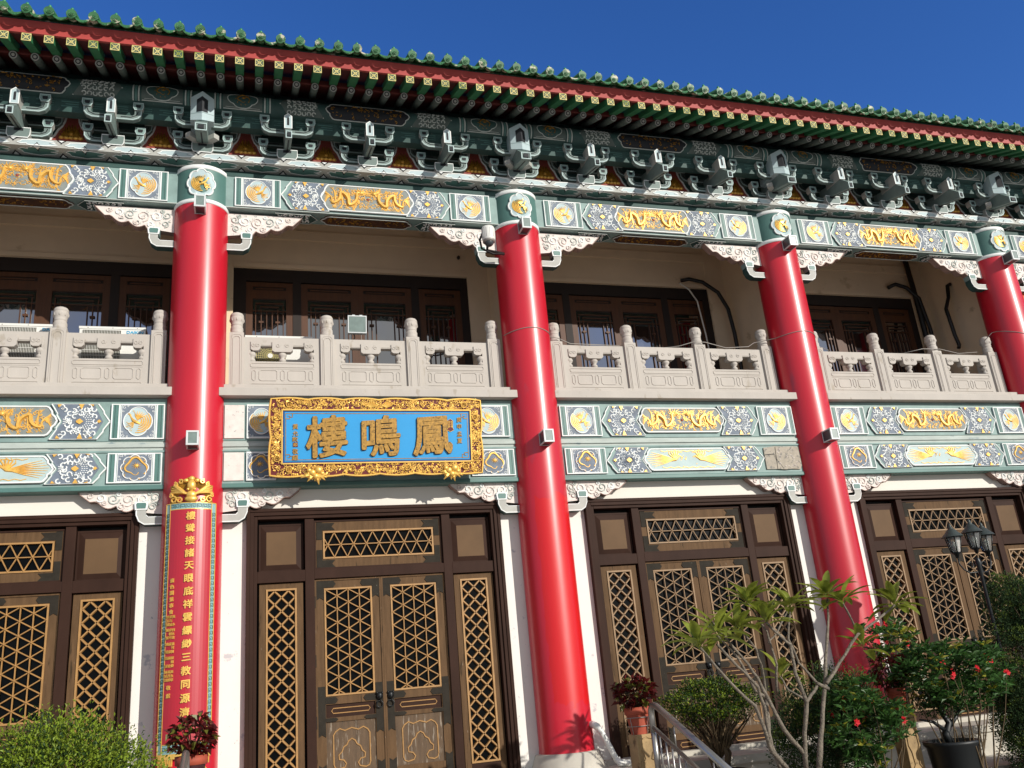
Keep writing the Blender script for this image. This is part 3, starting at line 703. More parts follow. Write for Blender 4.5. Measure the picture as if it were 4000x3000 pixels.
def small_sq(seed):
    mb = MB(); mb.strk([(-.255, .2), (-.255, -.125), (.255, -.125), (.255, .2)], .018, 0, .008, 'carved_line'); mb.strk([(-.225, .2), (-.225, -.10), (.225, -.10), (.225, .2)], .008, 0, .006, 'carved_line')
    for sg in (-1, 1):
        for u, w_, m_ in ((.295, .02, 'carved_line'), (.33, .03, 'capital_green'), (.365, .02, 'carved_line')): mb.strk([(sg*u, -.14+.034*i_) for i_ in range(11)], w_, 0, .007, m_)
    slab(mb, [(-.26, -.13), (.26, -.13), (.26, .2), (-.26, .2)], -.003, 'back_paint')
    o = lobes(0, .03, .2, .14, 4, .14, 32); slab(mb, o, -.005, 'dark_teal'); mb.strk(o, .012, -.006, .004, 'carved_line', True)
    ring_dragon(mb, 0, .03, .13, -.007, 'deep_gold'); return mb
def small_hex(seed):
    mb = MB(); r = random.Random(seed); slab(mb, [(.0, .02), (.10, -.14), (.60, -.14), (.5, .02), (.6, .2), (.1, .2)], -.002, 'back_paint')
    for x in (0, .50):
        mb.strk([(x+.10, -.14), (x+.0, .02), (x+.10, .2)], .018, 0, .006, 'carved_line')
    for i in range(6):
        for j in range(4):
            p = (.13+.068*i-.05*abs(.02-(-.10+.075*j)), -.10+.075*j); mb.strk(hook_c(p[0], p[1], .026, r.uniform(0, 6), 6), .017, 0, .010, 'carved_line')
    return mb
def small_long():
    mb = MB(); o = long_outline(.60, .14); slab(mb, o, -.003, 'ink'); mb.strk(o, .016, -.004, .006, 'carved_line', True)
    scatter_blobs(mb, inset(o, 0, 0, .9, .8), 60, .016, -.005, 'deep_gold', 3); return mb
me_a = wrap(small_sq(1)).mesh('square_panel'); me_b2 = wrap(small_hex(2)).mesh('chevron_panel'); me_b3 = wrap(small_hex(2).mirror()).mesh('chevron_panel'); me_c = wrap(small_long()).mesh('long_panel')
for b_ in range(-1, 4):
    for x, me_ in ((.52, me_a), (S-.52, me_a), (1.02, me_b2), (S-1.02, me_b3), (S/2, me_c)):
        obj(me_.name.split('.')[0], me_, purlin, (b_*S+x, 0, 0))
# ---- rafters, fascia, tiles
mb = MB(); mb.tube([(0, -.855, 8.938), (0, -.30, 9.178)], .052, 'rafter_grey', 14); d = Vector((0, -.855, 8.938)); dv = (Vector((0, -.855, 8.938))-Vector((0, -.3, 9.178))).normalized()
me_rr = mb.mesh('round_rafter')
mb = MB()
for rr, t, m in ((.052, .003, 'rafter_grey'), (.048, .006, 'warm_grey'), (.034, .009, 'ink'), (.020, .013, 'warm_grey')): mb.tube([tuple(d), tuple(d+dv*t)], rr, m, 14, smooth=False)
me_rre = mb.mesh('rafter_end')
def sqraf():
    mb = MB(); y0, y1 = -1.32, -.80; z0, dz = 8.855, .221
    mb.add([(-.054, y0, z0-.056), (.054, y0, z0-.056), (.054, y0, z0+.054), (-.054, y0, z0+.054), (-.054, y1, z0-.056+dz), (.054, y1, z0-.056+dz), (.054, y1, z0+.054+dz), (-.054, y1, z0+.054+dz)],
           [(0, 1, 2, 3), (1, 5, 6, 2), (5, 4, 7, 6), (4, 0, 3, 7), (3, 2, 6, 7), (4, 5, 1, 0)], 'rafter_green'); return mb
me_sr = sqraf().mesh('square_rafter')
mb = MB(); mb.box(-.054, .054, -1.326, -1.318, 8.799, 8.909, 'dark_teal'); mb.frame(-.054, .054, 8.799, 8.909, .008, -1.326, -1.330, 'yellow_paint')
for sg in (-1, 1): mb.strk([(-.044*sg, 8.810), (.044*sg, 8.898)], .010, -1.326, .004, 'yellow_paint', flat=True)
for sx, sz in ((1, 0), (-1, 0), (0, 1), (0, -1)): mb.strk([(sx*.012, 8.854+sz*.012), (sx*.045, 8.854+sz*.045)], .003, -1.326, .003, 'yellow_paint', flat=True)
mb.strk([(.013*cos(t*pi/4), 8.854+.013*sin(t*pi/4)) for t in range(8)], .007, -1.329, .003, 'yellow_paint', True, True)
me_sre = mb.mesh('rafter_end')
# tiles
def cap_tile():
    mb = MB(); sl = .42; L = 2.6
    mb.tube([(0, -1.44, 9.165), (0, -1.44+L, 9.165+L*sl)], .062, 'roof_green', 12)
    n = Vector((0, -1, -.25)).normalized(); c0 = Vector((0, -1.44, 9.165))
    mb.tube([tuple(c0), tuple(c0+n*.02)], .063, 'roof_green', 18, smooth=False)
    for rr, w in ((.058, .008), (.030, .007)):
        mb.tube([tuple(c0+n*.022+Vector((rr*cos(t*pi/8), 0, rr*sin(t*pi/8)))) for t in range(17)], w*.6, 'roof_green', 5)
    for t in range(6): mb.ball(tuple(c0+n*.022+Vector((.014*cos(t), 0, .014*sin(t)))), .007, 'roof_green', 6, 4)
    return mb
def drip_tile():
    mb = MB(); N = 12; top = [(-.10+.20*i/N, 9.150-.05*sin(pi*i/N)) for i in range(N+1)]
    bot = [(.10-.20*i/N, 9.148-.098*sin(pi*i/N)**.95) for i in range(N+1)]
    mb.prism(top+bot, 0, -.015, 'roof_green'); mb.strk(bot, .010, -.014, .006, 'roof_green')
    for i in range(5): mb.ball((-.06+.03*i, -.016, 9.087-.012*(2-abs(i-2))), (.01, .006, .008), 'roof_green', 6, 4)
    mb.map(lambda x, y, z: (x, y-1.425+(z-9.14)*.25, z))
    L = 2.6; a_ = [(x, -1.425, z) for x, z in top]; b3 = [(x, -1.425+L, z+L*.42) for x, z in top]
    n = N+1; mb.add(a_+b3, [(i, i+1, n+i+1, n+i) for i in range(N)], 'roof_green', True); return mb
me_ct = cap_tile().mesh('cap_tile'); me_dt = drip_tile().mesh('drip_tile')
mb = MB(); mb.ball((0, -1.425, 9.255), (.021, .021, .026), 'knob_green', 8, 6); mb.tube([(0, -1.425, 9.2), (0, -1.425, 9.24)], .010, 'knob_green', 6); me_kn = mb.mesh('knob')
for i in range(-12, 61):
    x = i*.25-.02
    o = obj('square_rafter', me_sr, hall, (x, 0, 0)); obj('rafter_end', me_sre, o)
    o = obj('round_rafter', me_rr, hall, (x, 0, 0)); obj('rafter_end', me_rre, o)
    o = obj('cap_tile', me_ct, hall, (x+.015, -.06, -.040)); obj('tile_knob', me_kn, o)
    obj('drip_tile', me_dt, hall, (x+.14, -.06, -.045))
mb = MB()
mb.box(X0, X1, -1.335, -1.30, 8.911, 9.0, 'fascia_red')
mb.add([(X0, -1.338, 9.0), (X1, -1.338, 9.0), (X1, -1.38, 9.065), (X0, -1.38, 9.065), (X0, -1.28, 9.0), (X1, -1.28, 9.0), (X1, -1.28, 9.11), (X0, -1.28, 9.11)],
       [(0, 1, 2, 3), (5, 4, 7, 6), (3, 2, 6, 7), (4, 5, 1, 0), (4, 0, 3, 7), (1, 5, 6, 2)], 'fascia_red')
obj('fascia_board', mb, hall)
mb = MB()    # boards over the rafters and the roof body
mb.add([(X0, -1.31, 8.917), (X1, -1.31, 8.917), (X1, -.45, 9.287), (X0, -.45, 9.287)], [(3, 2, 1, 0)], 'soffit_red')
mb.box(X0, X1, -.835, -.80, 8.995, 9.065, 'soffit_red')
mb.add([(X0, -.835, 9.003), (X1, -.835, 9.003), (X1, .1, 9.41), (X0, .1, 9.41)], [(3, 2, 1, 0)], 'soffit_red')
obj('eave_boarding', mb, hall)
mb = MB(); mb.add([(X0, -1.40, 9.09), (X1, -1.40, 9.09), (X1, 5.5, 11.99), (X0, 5.5, 11.99), (X0, -1.40, 9.07), (X1, -1.40, 9.07), (X1, 5.5, 11.95), (X0, 5.5, 11.95)], [(0, 1, 2, 3), (7, 6, 5, 4), (0, 3, 7, 4), (1, 5, 6, 2), (3, 2, 6, 7)], 'roof_green'); obj('roof', mb, hall)
# ---- balcony slab and balustrade
def baluster_panel(W):
    mb = MB(); w = W/2; z0, z1 = 4.79, 5.525; oz0, oz1 = 5.18, 5.40; ow = .41
    y0, y1 = 0, .09
    mb.box(-w, w, y0, y1, z0, oz0, 'stone'); mb.box(-w, -ow, y0, y1, oz0, oz1, 'stone'); mb.box(ow, w, y0, y1, oz0, oz1, 'stone'); mb.box(-w, w, y0, y1, oz1, z1, 'stone')
    for x0, x1, d in ((-ow, -.285, .07), (-.135, .135, .085), (.285, ow, .07)):     # hanging cloud shapes
        xm = (x0+x1)/2
        mb.prism([(x0, oz1+.06), (x0, oz1-d+.02), (x0+.03, oz1-d), (x1-.03, oz1-d), (x1, oz1-d+.03), (x1, oz1-.01), (x1+.015 if x1 < .3 else x1, oz1+.03), (x1, oz1+.07), (xm, oz1+.085)] if 1 else [], y1-.01, y0-.018, 'stone')
        for q in (-1, 1): mb.strk(curl(xm+q*(x1-x0)*.22, oz1+.005, .032, 1+q, q, 1.2, 9), .009, y0-.018, .008, 'stone')
    mb.box(-.285, .285, y0-.006, y0+.01, oz1+.012, oz1+.022, 'stone')
    def g_frame(x0, x1, za, zb, c_=.02):       # raised moulding ring
        o = [(x0+c_, za), (x1-c_, za), (x1, za+c_), (x1, zb-c_), (x1-c_, zb), (x0+c_, zb), (x0, zb-c_), (x0, za+c_)]
        mb.strk(o, .013, y0, .009, 'stone', True)
    g_frame(-ow, ow, 5.10, 5.155, .015)
    for x0, x1 in ((-.39, -.345), (-.30, -.07), (-.025, .025), (.07, .30), (.345, .39)): g_frame(x0, x1, 4.91, 5.055)
    mb.box(-ow, ow, y0-.004, y0+.004, 5.075, 5.081, 'stone'); g_frame(-ow, ow, 4.82, 4.865, .015)
    return mb
def vases():
    mb = MB()
    for x in (0,): mb.lathe([(.03, 5.18), (.05, 5.20), (.042, 5.225), (.025, 5.24), (.05, 5.265), (.058, 5.29), (.048, 5.315), (.025, 5.33)], 'stone', x, .045, 14)
    return mb
me_bp = baluster_panel(1.0).mesh('balustrade_panel'); me_vs = vases().mesh('baluster')
def bpost():
    mb = MB(); mb.box(-.092, .092, 0, .17, 4.79, 5.575, 'stone')
    mb.strk([(-.045, 4.80), (-.045, 5.49), (-.025, 5.52), (.025, 5.52), (.045, 5.49), (.045, 4.80)], .013, 0, .009, 'stone')
    mb.strk([(-.066, 4.80), (-.066, 5.52), (-.04, 5.545), (.04, 5.545), (.066, 5.52), (.066, 4.80)], .008, 0, .006, 'stone'); return mb
me_po = bpost().mesh('balustrade_post')
mb = MB(); mb.lathe([(.084, 5.575), (.088, 5.59), (.088, 5.602), (.078, 5.608), (.084, 5.635), (.082, 5.66), (.074, 5.682), (.072, 5.692), (.077, 5.697), (.077, 5.712), (.072, 5.717), (.084, 5.745), (.093, 5.78), (.092, 5.805), (.087, 5.812), (.087, 5.818), (.091, 5.824), (.087, 5.85), (.078, 5.862), (.076, 5.868), (.045, 5.884), (.0, 5.888)], 'stone', 0, .085, 24)
for k in range(8):
    a_ = k*pi/4; mb.ball((.086*cos(a_), .085+.086*sin(a_), 5.775), (.012, .012, .028), 'stone', 6, 5); mb.ball((.074*cos(a_+.4), .085+.074*sin(a_+.4), 5.65), (.011, .011, .024), 'stone', 6, 5)
me_fi = mb.mesh('finial')
for b_ in range(-1, 4):
    xb = b_*S
    mb = MB(); mb.box(.278, S-.278, -.215, 1.6, 4.605, 4.715, 'stone'); mb.box(.33, S-.33, -.10, 1.6, 4.715, 4.795, 'stone')
    obj('balcony_slab', mb, hall, (xb, 0, 0), bev=.006)
    for u in (.48, 1.66, 2.84, 4.02):
        o = obj('balustrade_post', me_po, hall, (xb+u, .035, 0)); obj('finial', me_fi, o)
    for u in (1.07, 2.25, 3.43):
        o = obj('balustrade_panel', me_bp, hall, (xb+u, .07, 0)); [obj('baluster', me_vs, o, (q_, 0, 0)) for q_ in (-.395, 0, .395)]
# ---- balcony rear wall, piers, ceiling
mb = MB()
for b_ in range(-1, 4):
    xb = b_*S; mb.box(xb+.40, xb+4.12, 1.6, 1.75, 7.33, 8.3, 'beige_wall')
    mb.box(xb+.40, xb+4.12, 1.57, 1.6, 7.33, 7.40, 'beige_wall'); mb.box(xb+.40, xb+4.12, 1.55, 1.6, 7.84, 8.0, 'beige_wall')
for k in range(-1, 5): mb.box(k*S-.38, k*S+.40, 1.59, 1.75, 4.7, 8.3, 'beige_wall'); mb.box(k*S-.03, k*S+.24, .20, 1.59, 4.7, 8.3, 'beige_wall')
mb.box(X0-.4, X1+.4, .12, 1.75, 8.15, 8.3, 'beige_wall'); mb.box(X0, X1, .12, .16, 7.885, 8.2, 'beige_wall')
obj('balcony_wall', mb, hall)
def screen_leaf(w, narrow):
    """one upstairs window leaf, centred on x, wooden frame"""
    mb = MB(); h = w/2; z0, z1 = 4.72, 7.10; st = .10
    mb.box(-h, -h+st, 0, .05, z0, z1, 'mid_wood'); mb.box(h-st, h, 0, .05, z0, z1, 'mid_wood')
    for za, zb in ((z1-.07, z1), (6.83, 6.97), (4.95, 5.12), (z0, z0+.08)): mb.box(-h+st, h-st, 0, .05, za, zb, 'mid_wood')
    mb.box(-h+st, h-st, .02, .04, 6.97, z1-.07, 'dark_wood'); mb.box(-h+st+.04, h-st-.04, .01, .02, 6.99, 7.01, 'mid_wood')
    mb.box(-h+st, h-st, .02, .04, z0, 4.95, 'dark_wood'); return mb
def screen_lattice(w, narrow):
    mb = MB(); h = w/2-.10; zt = 6.83; s_ = .014
    def bar(x0, x1, z0, z1): mb.box(x0, x1, .005, .03, z0, z1, 'mid_wood')
    xs = [-h+.05, -h+.12, -h+.19]+[h-.19, h-.12, h-.05] if not narrow else [-h+.045+i*(2*h-.09)/5 for i in range(6)]
    for i, x in enumerate(xs): bar(x-s_/2, x+s_/2, 5.45, 6.60+(.12 if i in (0, 5) else .05 if i in (1, 4) else 0))
    for z, x in ((6.75, h-.04), (6.69, h-.11), (6.62, h-.0)): bar(-x, x, z-s_/2, z+s_/2)
    bar(-h, h, 5.43, 5.45)
    for k in range(3):
        z = 5.14+.10*k; bar(-h+.03, h-.03, z, z+s_)
        for q in range(-2, 3): bar(q*h*.4+(.03 if k % 2 else 0)-s_/2, q*h*.4+(.03 if k % 2 else 0)+s_/2, z, z+.10)
    for x in (xs[1], xs[4]): bar(x-.035, x+.035, 6.42, 6.45)
    if narrow: bar(-.03, .03, 6.12, 6.16)
    return mb
leafs = {}
for nm, w in (('n', .70), ('w', .874)):
    leafs[nm] = (screen_leaf(w, nm == 'n').mesh('window_leaf'), screen_lattice(w, nm == 'n').mesh('window_lattice'))
    g_ = MB(); h = w/2-.10; g_.box(-h, h, .032, .038, 5.12, 6.83, 'window_glass'); leafs[nm] += (g_.mesh('window_pane'),)
for b_ in range(-1, 4):
    xb = b_*S; mb = MB(); mb.box(.40, 4.12, 1.63, 1.72, 7.12, 7.33, 'dark_wood')
    for x0, x1 in ((.40, .589), (1.289, 1.416), (3.165, 3.29), (3.99, 4.12)): mb.box(x0, x1, 1.63, 1.72, 4.7, 7.12, 'dark_wood')
    mb.box(.40, 4.12, 1.70, 1.74, 4.7, 7.3, 'black_gap'); fr = obj('window_frame', mb, hall, (xb, 0, 0))
    for cx, nm in ((.939, 'n'), (1.853, 'w'), (2.728, 'w'), (3.64, 'n')):
        o = obj('window_leaf', leafs[nm][0], hall, (xb+cx, 1.64, 0)); obj('window_lattice', leafs[nm][1], o); obj('window_pane', leafs[nm][2], o)
# ---- ground floor: white wall, door frames, doors
mb = MB()
for b_ in range(-1, 4):
    xb = b_*S; mb.box(xb, xb+.70, .10, .40, -.22, 3.5, 'white_wall'); mb.box(xb+3.83, xb+S, .10, .40, -.22, 3.5, 'white_wall'); mb.box(xb+.70, xb+3.83, .10, .40, 3.12, 3.5, 'cream_wall')
mb.box(X0, X1, .401, 1.8, 3.2, 4.6, 'cream_wall'); obj('ground_floor_wall', mb, hall)
def door_frame():
    mb = MB(); m = 'frame_brown'; L, R_, T, B = .63, 3.895, 3.19, -.22
    for i, (d, y) in enumerate(((0, .017), (.042, .030), (.088, .052))):       # stepped moulding
        w = (.042, .046, .042)[i]
        mb.box(L+d, L+d+w, y, .25, B, T-d, m); mb.box(R_-d-w, R_-d, y, .25, B, T-d, m); mb.box(L+d+w, R_-d-w, y, .25, T-d-w, T-d, m)
    mb.box(1.335, 1.447, .075, .25, B, 3.06, m); mb.box(3.095, 3.207, .075, .25, B, 3.06, m)
    mb.box(.76, 1.335, .076, .25, 2.28, 2.42, m); mb.box(1.447, 3.095, .076, .25, 2.30, 2.42, m); mb.box(3.207, 3.765, .076, .25, 2.28, 2.42, m)
    mb.box(.76, 3.765, .24, .26, B, 3.06, 'black_gap'); return mb
me_df = door_frame().mesh('door_frame')
def top_square():
    mb = MB(); w, z0, z1 = .25, 2.42, 2.99
    A_ = [(-w, .15, z0), (w, .15, z0), (w, .15, z1), (-w, .15, z1), (-w+.07, .13, z0+.08), (w-.07, .13, z0+.08), (w-.07, .13, z1-.08), (-w+.07, .13, z1-.08)]
    mb.add(A_, [(0, 1, 5, 4), (1, 2, 6, 5), (2, 3, 7, 6), (3, 0, 4, 7)], 'frame_brown'); mb.add(A_[4:], [(0, 1, 2, 3)], 'panel_brown'); mb.frame(-w-.02, w+.02, z0-.0, z1+.02, .022, .24, .145, 'frame_brown'); return mb
def side_leaf():
    mb = MB(); z0, z1 = -.05, 2.27; w = .262
    mb.box(-w, -.185, .12, .17, -.22, z1, 'door_wood'); mb.box(.185, w, .12, .17, -.22, z1, 'door_wood')
    mb.box(-.185, .185, .12, .17, 2.205, z1, 'door_wood'); mb.box(-.185, .185, .12, .17, -.22, -.02, 'frame_brown'); return mb
def side_lattice(m):
    mb = MB(); w, z0, z1 = .183, -.02, 2.205; mb.frame(-w, w, z0, z1, .022, .16, .108, m); iw = w-.02
    p = .163
    def clip(x0, za, x1, zb):
        # clip a segment to the opening
        t0, t1 = 0, 1; dx, dz = x1-x0, zb-za
        for pp, qq in ((-dx, x0+iw), (dx, iw-x0), (-dz, za-z0-.02), (dz, z1-.02-za)):
            if abs(pp) < 1e-9:
                if qq < 0: return
            else:
                t = qq/pp
                if pp < 0: t0 = max(t0, t)
                else: t1 = min(t1, t)
        if t0 < t1-.02: mb.strk([(x0+dx*t0, za+dz*t0), (x0+dx*t1, za+dz*t1)], .029, .150, .034, m)
    n = int((z1-z0)/p)+3
    for i in range(-3, n+2):
        z = z0+i*p; clip(-iw, z, iw, z+2*iw); clip(-iw, z+2*iw, iw, z)
    return mb
def tri_lattice(W, Z0, Z1, m, horiz=False):
    mb = MB(); w = W/2; mb.frame(-w, w, Z0, Z1, .020, .155, .108, m); iw = w-.018; za, zb = Z0+.018, Z1-.018
    def seg(x0, z0, x1, z1, wd=.017):
        t0, t1 = 0, 1; dx, dz = x1-x0, z1-z0
        for pp, qq in ((-dx, x0+iw), (dx, iw-x0), (-dz, z0-za), (dz, zb-z0)):
            if abs(pp) < 1e-9:
                if qq < -1e-6: return
            else:
                t = qq/pp
                if pp < 0: t0 = max(t0, t)
                else: t1 = min(t1, t)
        if t0 < t1-.01: mb.strk([(x0+dx*t0, z0+dz*t0), (x0+dx*t1, z0+dz*t1)], wd, .128, .016, m)
    if not horiz:
        n = 4; sx = 2*iw/n; p = sx*1.155
        for i in range(1, n): seg(-iw+i*sx, za, -iw+i*sx, zb)
        k = int((zb-za)/p)+4
        for i in range(-4, k): z = zb-i*p; seg(-iw, z, iw, z-2*p); seg(-iw, z-2*p, iw, z)
        for i in range(n+1):
            for j in range(k):
                z = zb-(j*p+(p/2 if i % 2 else 0))
                if z > za: mb.ball((-iw+i*sx, .112, z), .011, m, 6, 4)
    else:
        zm = (za+zb)/2; seg(-iw, zm, iw, zm); n = 8; sx = 2*iw/(n+.5)
        for i in range(-1, n+2):
            x = -iw+i*sx+sx*.25
            seg(x-sx/2, za, x, zm); seg(x, zm, x+sx/2, zb); seg(x+sx/2, za, x, zm); seg(x, zm, x-sx/2, zb)
            if abs(x) < iw: mb.ball((x, .112, zm), .011, m, 6, 4)
            for z in (za, zb):
                if abs(x+sx/2) < iw: mb.ball((x+sx/2, .112, z), .011, m, 6, 4)
    return mb
def leaf_door():      # right-hand leaf seen from the front is the mirror
    mb = MB(); W = .823; w = W/2; m = 'door_wood'
    lx0, lx1 = -.295, .292
    mb.box(-w, lx0, .12, .17, -.20, 2.295, m); mb.box(lx1, w, .12, .17, -.20, 2.295, m)
    for za, zb in ((2.18, 2.295), (.81, .905), (.612, .662), (-.03, .05), (-.20, -.16)): mb.box(lx0, lx1, .12, .17, za, zb, m)
    mb.frame(-w, w, -.20, 2.295, .022, .13, .108, m)
    # weathered lower panel, narrow panels above and below it
    mb.box(lx0, lx1, .135, .16, .05, .612, 'worn_wood'); mb.box(lx0, lx1, .14, .16, .662, .81, 'frame_brown'); mb.box(lx0, lx1, .14, .16, -.16, -.03, 'frame_brown')
    for za in (.735, -.095): mb.strk([(-.23, za), (-.21, za+.028), (.21, za+.028), (.23, za), (.21, za-.028), (-.21, za-.028)], .013, .14, .008, 'lattice', True)
    return mb
def cartouche():
    mb = MB(); y = .135
    pts = [(-.20, .10), (-.215, .14), (-.215, .46), (-.19, .50), (-.14, .53), (-.08, .505), (0, .53), (.08, .505), (.14, .53), (.19, .50), (.215, .46), (.215, .14), (.20, .10), (.16, .085), (.09, .10), (.07, .14), (.10, .18), (.15, .19), (.155, .24), (.12, .27), (.10, .32), (.06, .345), (.04, .385), (0, .41), (-.04, .385), (-.06, .345), (-.10, .32), (-.12, .27), (-.155, .24), (-.15, .19), (-.10, .18), (-.07, .14), (-.09, .10), (-.16, .085)]
    mb.strk(pts, .019, y, .012, 'lattice', True); return mb
def plates(sg):
    """dark metal corner plates with notched ends, sg=+1: hinge side at left"""
    mb = MB(); y0, y1 = .118, .112; w = .4115
    def arm(x0, x1, z0, z1, dirn):
        n = .028
        if dirn == 'r': q = [(x0, z0), (x1, z0), (x1+n, (z0+z1)/2-.005), (x1, z1), (x0, z1)]
        elif dirn == 'l': q = [(x0, z0), (x1, z0), (x1, z1), (x0, z1), (x0-n, (z0+z1)/2)]
        elif dirn == 'd': q = [(x0, z0), ((x0+x1)/2, z0+n), (x1, z0), (x1, z1), (x0, z1)]
        else: q = [(x0, z0), (x1, z0), (x1, z1), ((x0+x1)/2, z1-n), (x0, z1)]
        mb.prism(q, y0+.02, y1, 'iron_plate')
    e = w-.022; xi, xo = .30, e
    if sg == 0: arm(xi-.12, xo, 2.19, 2.272, 'l'); arm(xi, xo, 2.04, 2.191, 'd')
    if sg == 1: arm(xi, xo, .45, 1.02, 'd'); arm(xi-.12, xi+.001, .82, .895, 'l'); arm(xi-.12, xi+.001, .615, .659, 'l')
    if sg == 2: arm(xi, xo, -.17, .15, 'u')
    return mb
def handle(sg):
    mb = MB(); x = sg*.345; z = .86
    mb.ball((x, .10, z), (.042, .028, .045), 'black_iron', 10, 7)
    for q in (-1, 1): mb.ball((x+q*.03, .09, z+.035), .014, 'black_iron', 6, 4); mb.ball((x+q*.015, .078, z+.008), .009, 'black_iron', 6, 4)
    mb.ball((x, .075, z-.015), (.018, .015, .012), 'black_iron', 6, 4)
    mb.tube([(x+.038*sin(t*pi/8), .088+.0*cos(t), z-.055-.038+.038*cos(t*pi/8)) for t in range(17)], .007, 'black_iron', 6); return mb
def hinges(sg):
    mb = MB()
    mb.tube([(sg*-.412, .108, -.07), (sg*-.412, .108, .07)], .012, 'iron_plate', 8, smooth=False)
    return mb
me_ts = top_square().mesh('square_panel'); me_sl = side_leaf().mesh('side_light')
me_ld = leaf_door().mesh('door_leaf'); me_car = cartouche().mesh('cartouche')
me_pl = [(plates(q).mesh('metal_plate'), plates(q).mirror().mesh('metal_plate')) for q in range(3)]; me_hL = handle(1).mesh('ring_handle'); me_hR = handle(-1).mesh('ring_handle'); me_hiL = hinges(1).mesh('hinges'); me_hiR = hinges(-1).mesh('hinges')
mb = MB(); mb.box(-.30, .30, .155, .165, .90, 2.19, 'door_glass'); me_gl = mb.mesh('glass')
mb = MB(); mb.box(-.19, .19, .158, .165, -.03, 2.21, 'door_glass'); me_gs = mb.mesh('glass')
mb = MB(); mb.box(-.80, .80, .12, .17, 2.42, 2.545, 'door_wood'); mb.box(-.80, .80, .12, .17, 2.895, 3.02, 'door_wood'); mb.box(-.80, -.715, .12, .17, 2.545, 2.895, 'door_wood'); mb.box(.715, .80, .12, .17, 2.545, 2.895, 'door_wood'); mb.frame(-.82, .82, 2.42, 3.035, .02, .15, .11, 'frame_brown')
for sx in (-1, 1):
    for z0, z1, q in ((2.44, 2.66, 'b'), (2.79, 3.01, 't')):
        x0, x1 = sorted((sx*.72, sx*.79)); mb.box(x0, x1, .113, .13, z0, z1, 'iron_plate')
        za, zb = (2.44, 2.53) if q == 'b' else (2.91, 3.0); zm = (za+zb)/2
        mb.prism([(sx*.72, za), (sx*.56, za), (sx*.60, zm), (sx*.56, zb), (sx*.72, zb)], .13, .1125, 'iron_plate')
me_tr = mb.mesh('transom')
mb = MB(); mb.box(-.72, .72, .155, .165, 2.54, 2.9, 'door_glass'); me_gt = mb.mesh('glass')
lat = {}
for nm, m in (('a', 'lattice'), ('b', 'old_lattice')):
    lat[nm] = (side_lattice(m).mesh('lattice'), tri_lattice(.59, .905, 2.18, m).mesh('lattice'), tri_lattice(1.42, 2.547, 2.895, m, True).mesh('lattice'))
for b_ in range(-1, 4):
    xb = b_*S; ls = lat['b' if b_ >= 1 else 'a']
    obj('door_frame', me_df, hall, (xb, 0, 0), bev=.004)
    for cx in (1.05, 3.485):
        obj('square_panel', me_ts, hall, (xb+cx, 0, 0)); o = obj('side_light', me_sl, hall, (xb+cx, 0, 0)); obj('lattice', ls[0], o); obj('glass', me_gs, o)
    o = obj('transom', me_tr, hall, (xb+2.271, 0, 0)); obj('lattice', ls[2], o); obj('glass', me_gt, o)
    for sg, cx in ((1, 1.859), (-1, 2.684)):
        o = obj('door_leaf', me_ld, hall, (xb+cx, 0, 0)); obj('lattice', ls[1], o); obj('glass', me_gl, o); obj('cartouche', me_car, o); [obj('metal_plate', m_, o) for pr_ in me_pl for m_ in pr_]
        obj('ring_handle', me_hL if sg > 0 else me_hR, o); [obj('hinge', me_hiL if sg > 0 else me_hiR, o, (0, 0, z_)) for z_ in (2.02, 1.32, .62, .02)]
mb = MB(); mb.box(X0, X1, -.05, .3, -.221, -.16, 'granite'); obj('door_sill', mb, hall)
# body of the building behind, so the rooms are closed
mb = MB(); mb.box(X0-.4, X1+.4, 1.8, 5.4, -.2, 9.2, 'beige_wall'); mb.box(X0-.5, X0-.38, .1, 1.8, -.2, 9.2, 'beige_wall'); mb.box(X1+.38, X1+.5, .1, 1.8, -.2, 9.2, 'beige_wall'); obj('rear_block', mb, hall)

# ================================================================= THINGS ON AND ROUND THE HALL
def text_mesh(txt, size, ext=.01):
    cu_ = bpy.data.curves.new('t', 'FONT'); cu_.body = txt; cu_.size = size; cu_.align_x = 'CENTER'; cu_.align_y = 'CENTER'
    cu_.extrude = ext; cu_.resolution_u = 3
    o = bpy.data.objects.new('t', cu_); COL.objects.link(o); dg = bpy.context.evaluated_depsgraph_get()
    me = o.evaluated_get(dg).to_mesh(); v = [tuple(x.co) for x in me.vertices]; f = [tuple(p.vertices) for p in me.polygons]
    o.evaluated_get(dg).to_mesh_clear(); bpy.data.objects.remove(o); bpy.data.curves.remove(cu_)
    if not v: return v, f
    xs = [p[0] for p in v]; ys = [p[1] for p in v]; cx, cy = (min(xs)+max(xs))/2, (min(ys)+max(ys))/2
    return [(x-cx, y-cy, z) for x, y, z in v], f
def put_text(mb, txt, x, z, y, size, m, off=.0, ext=.01, sx=1, sz=1, rise=.07):
    """lettering; off thickens the strokes by laying shifted copies, each a hair further forward"""
    v, f = text_mesh(txt, size, ext)
    sh = [(0, 0)] if off <= 0 else [(0, 0)]+[(off*cos(a_), off*sin(a_)) for a_ in ([k*pi/3 for k in range(6)] if off > .004 else [k*pi/2+.6 for k in range(4)])]
    for k, (dx, dz) in enumerate(sh):
        mb.add([(x+a_*sx+dx, y-c_-.0003*k, z+b2*sz+dz+(rise*a_ if len(txt) == 1 else 0)) for a_, b2, c_ in v], f, m)
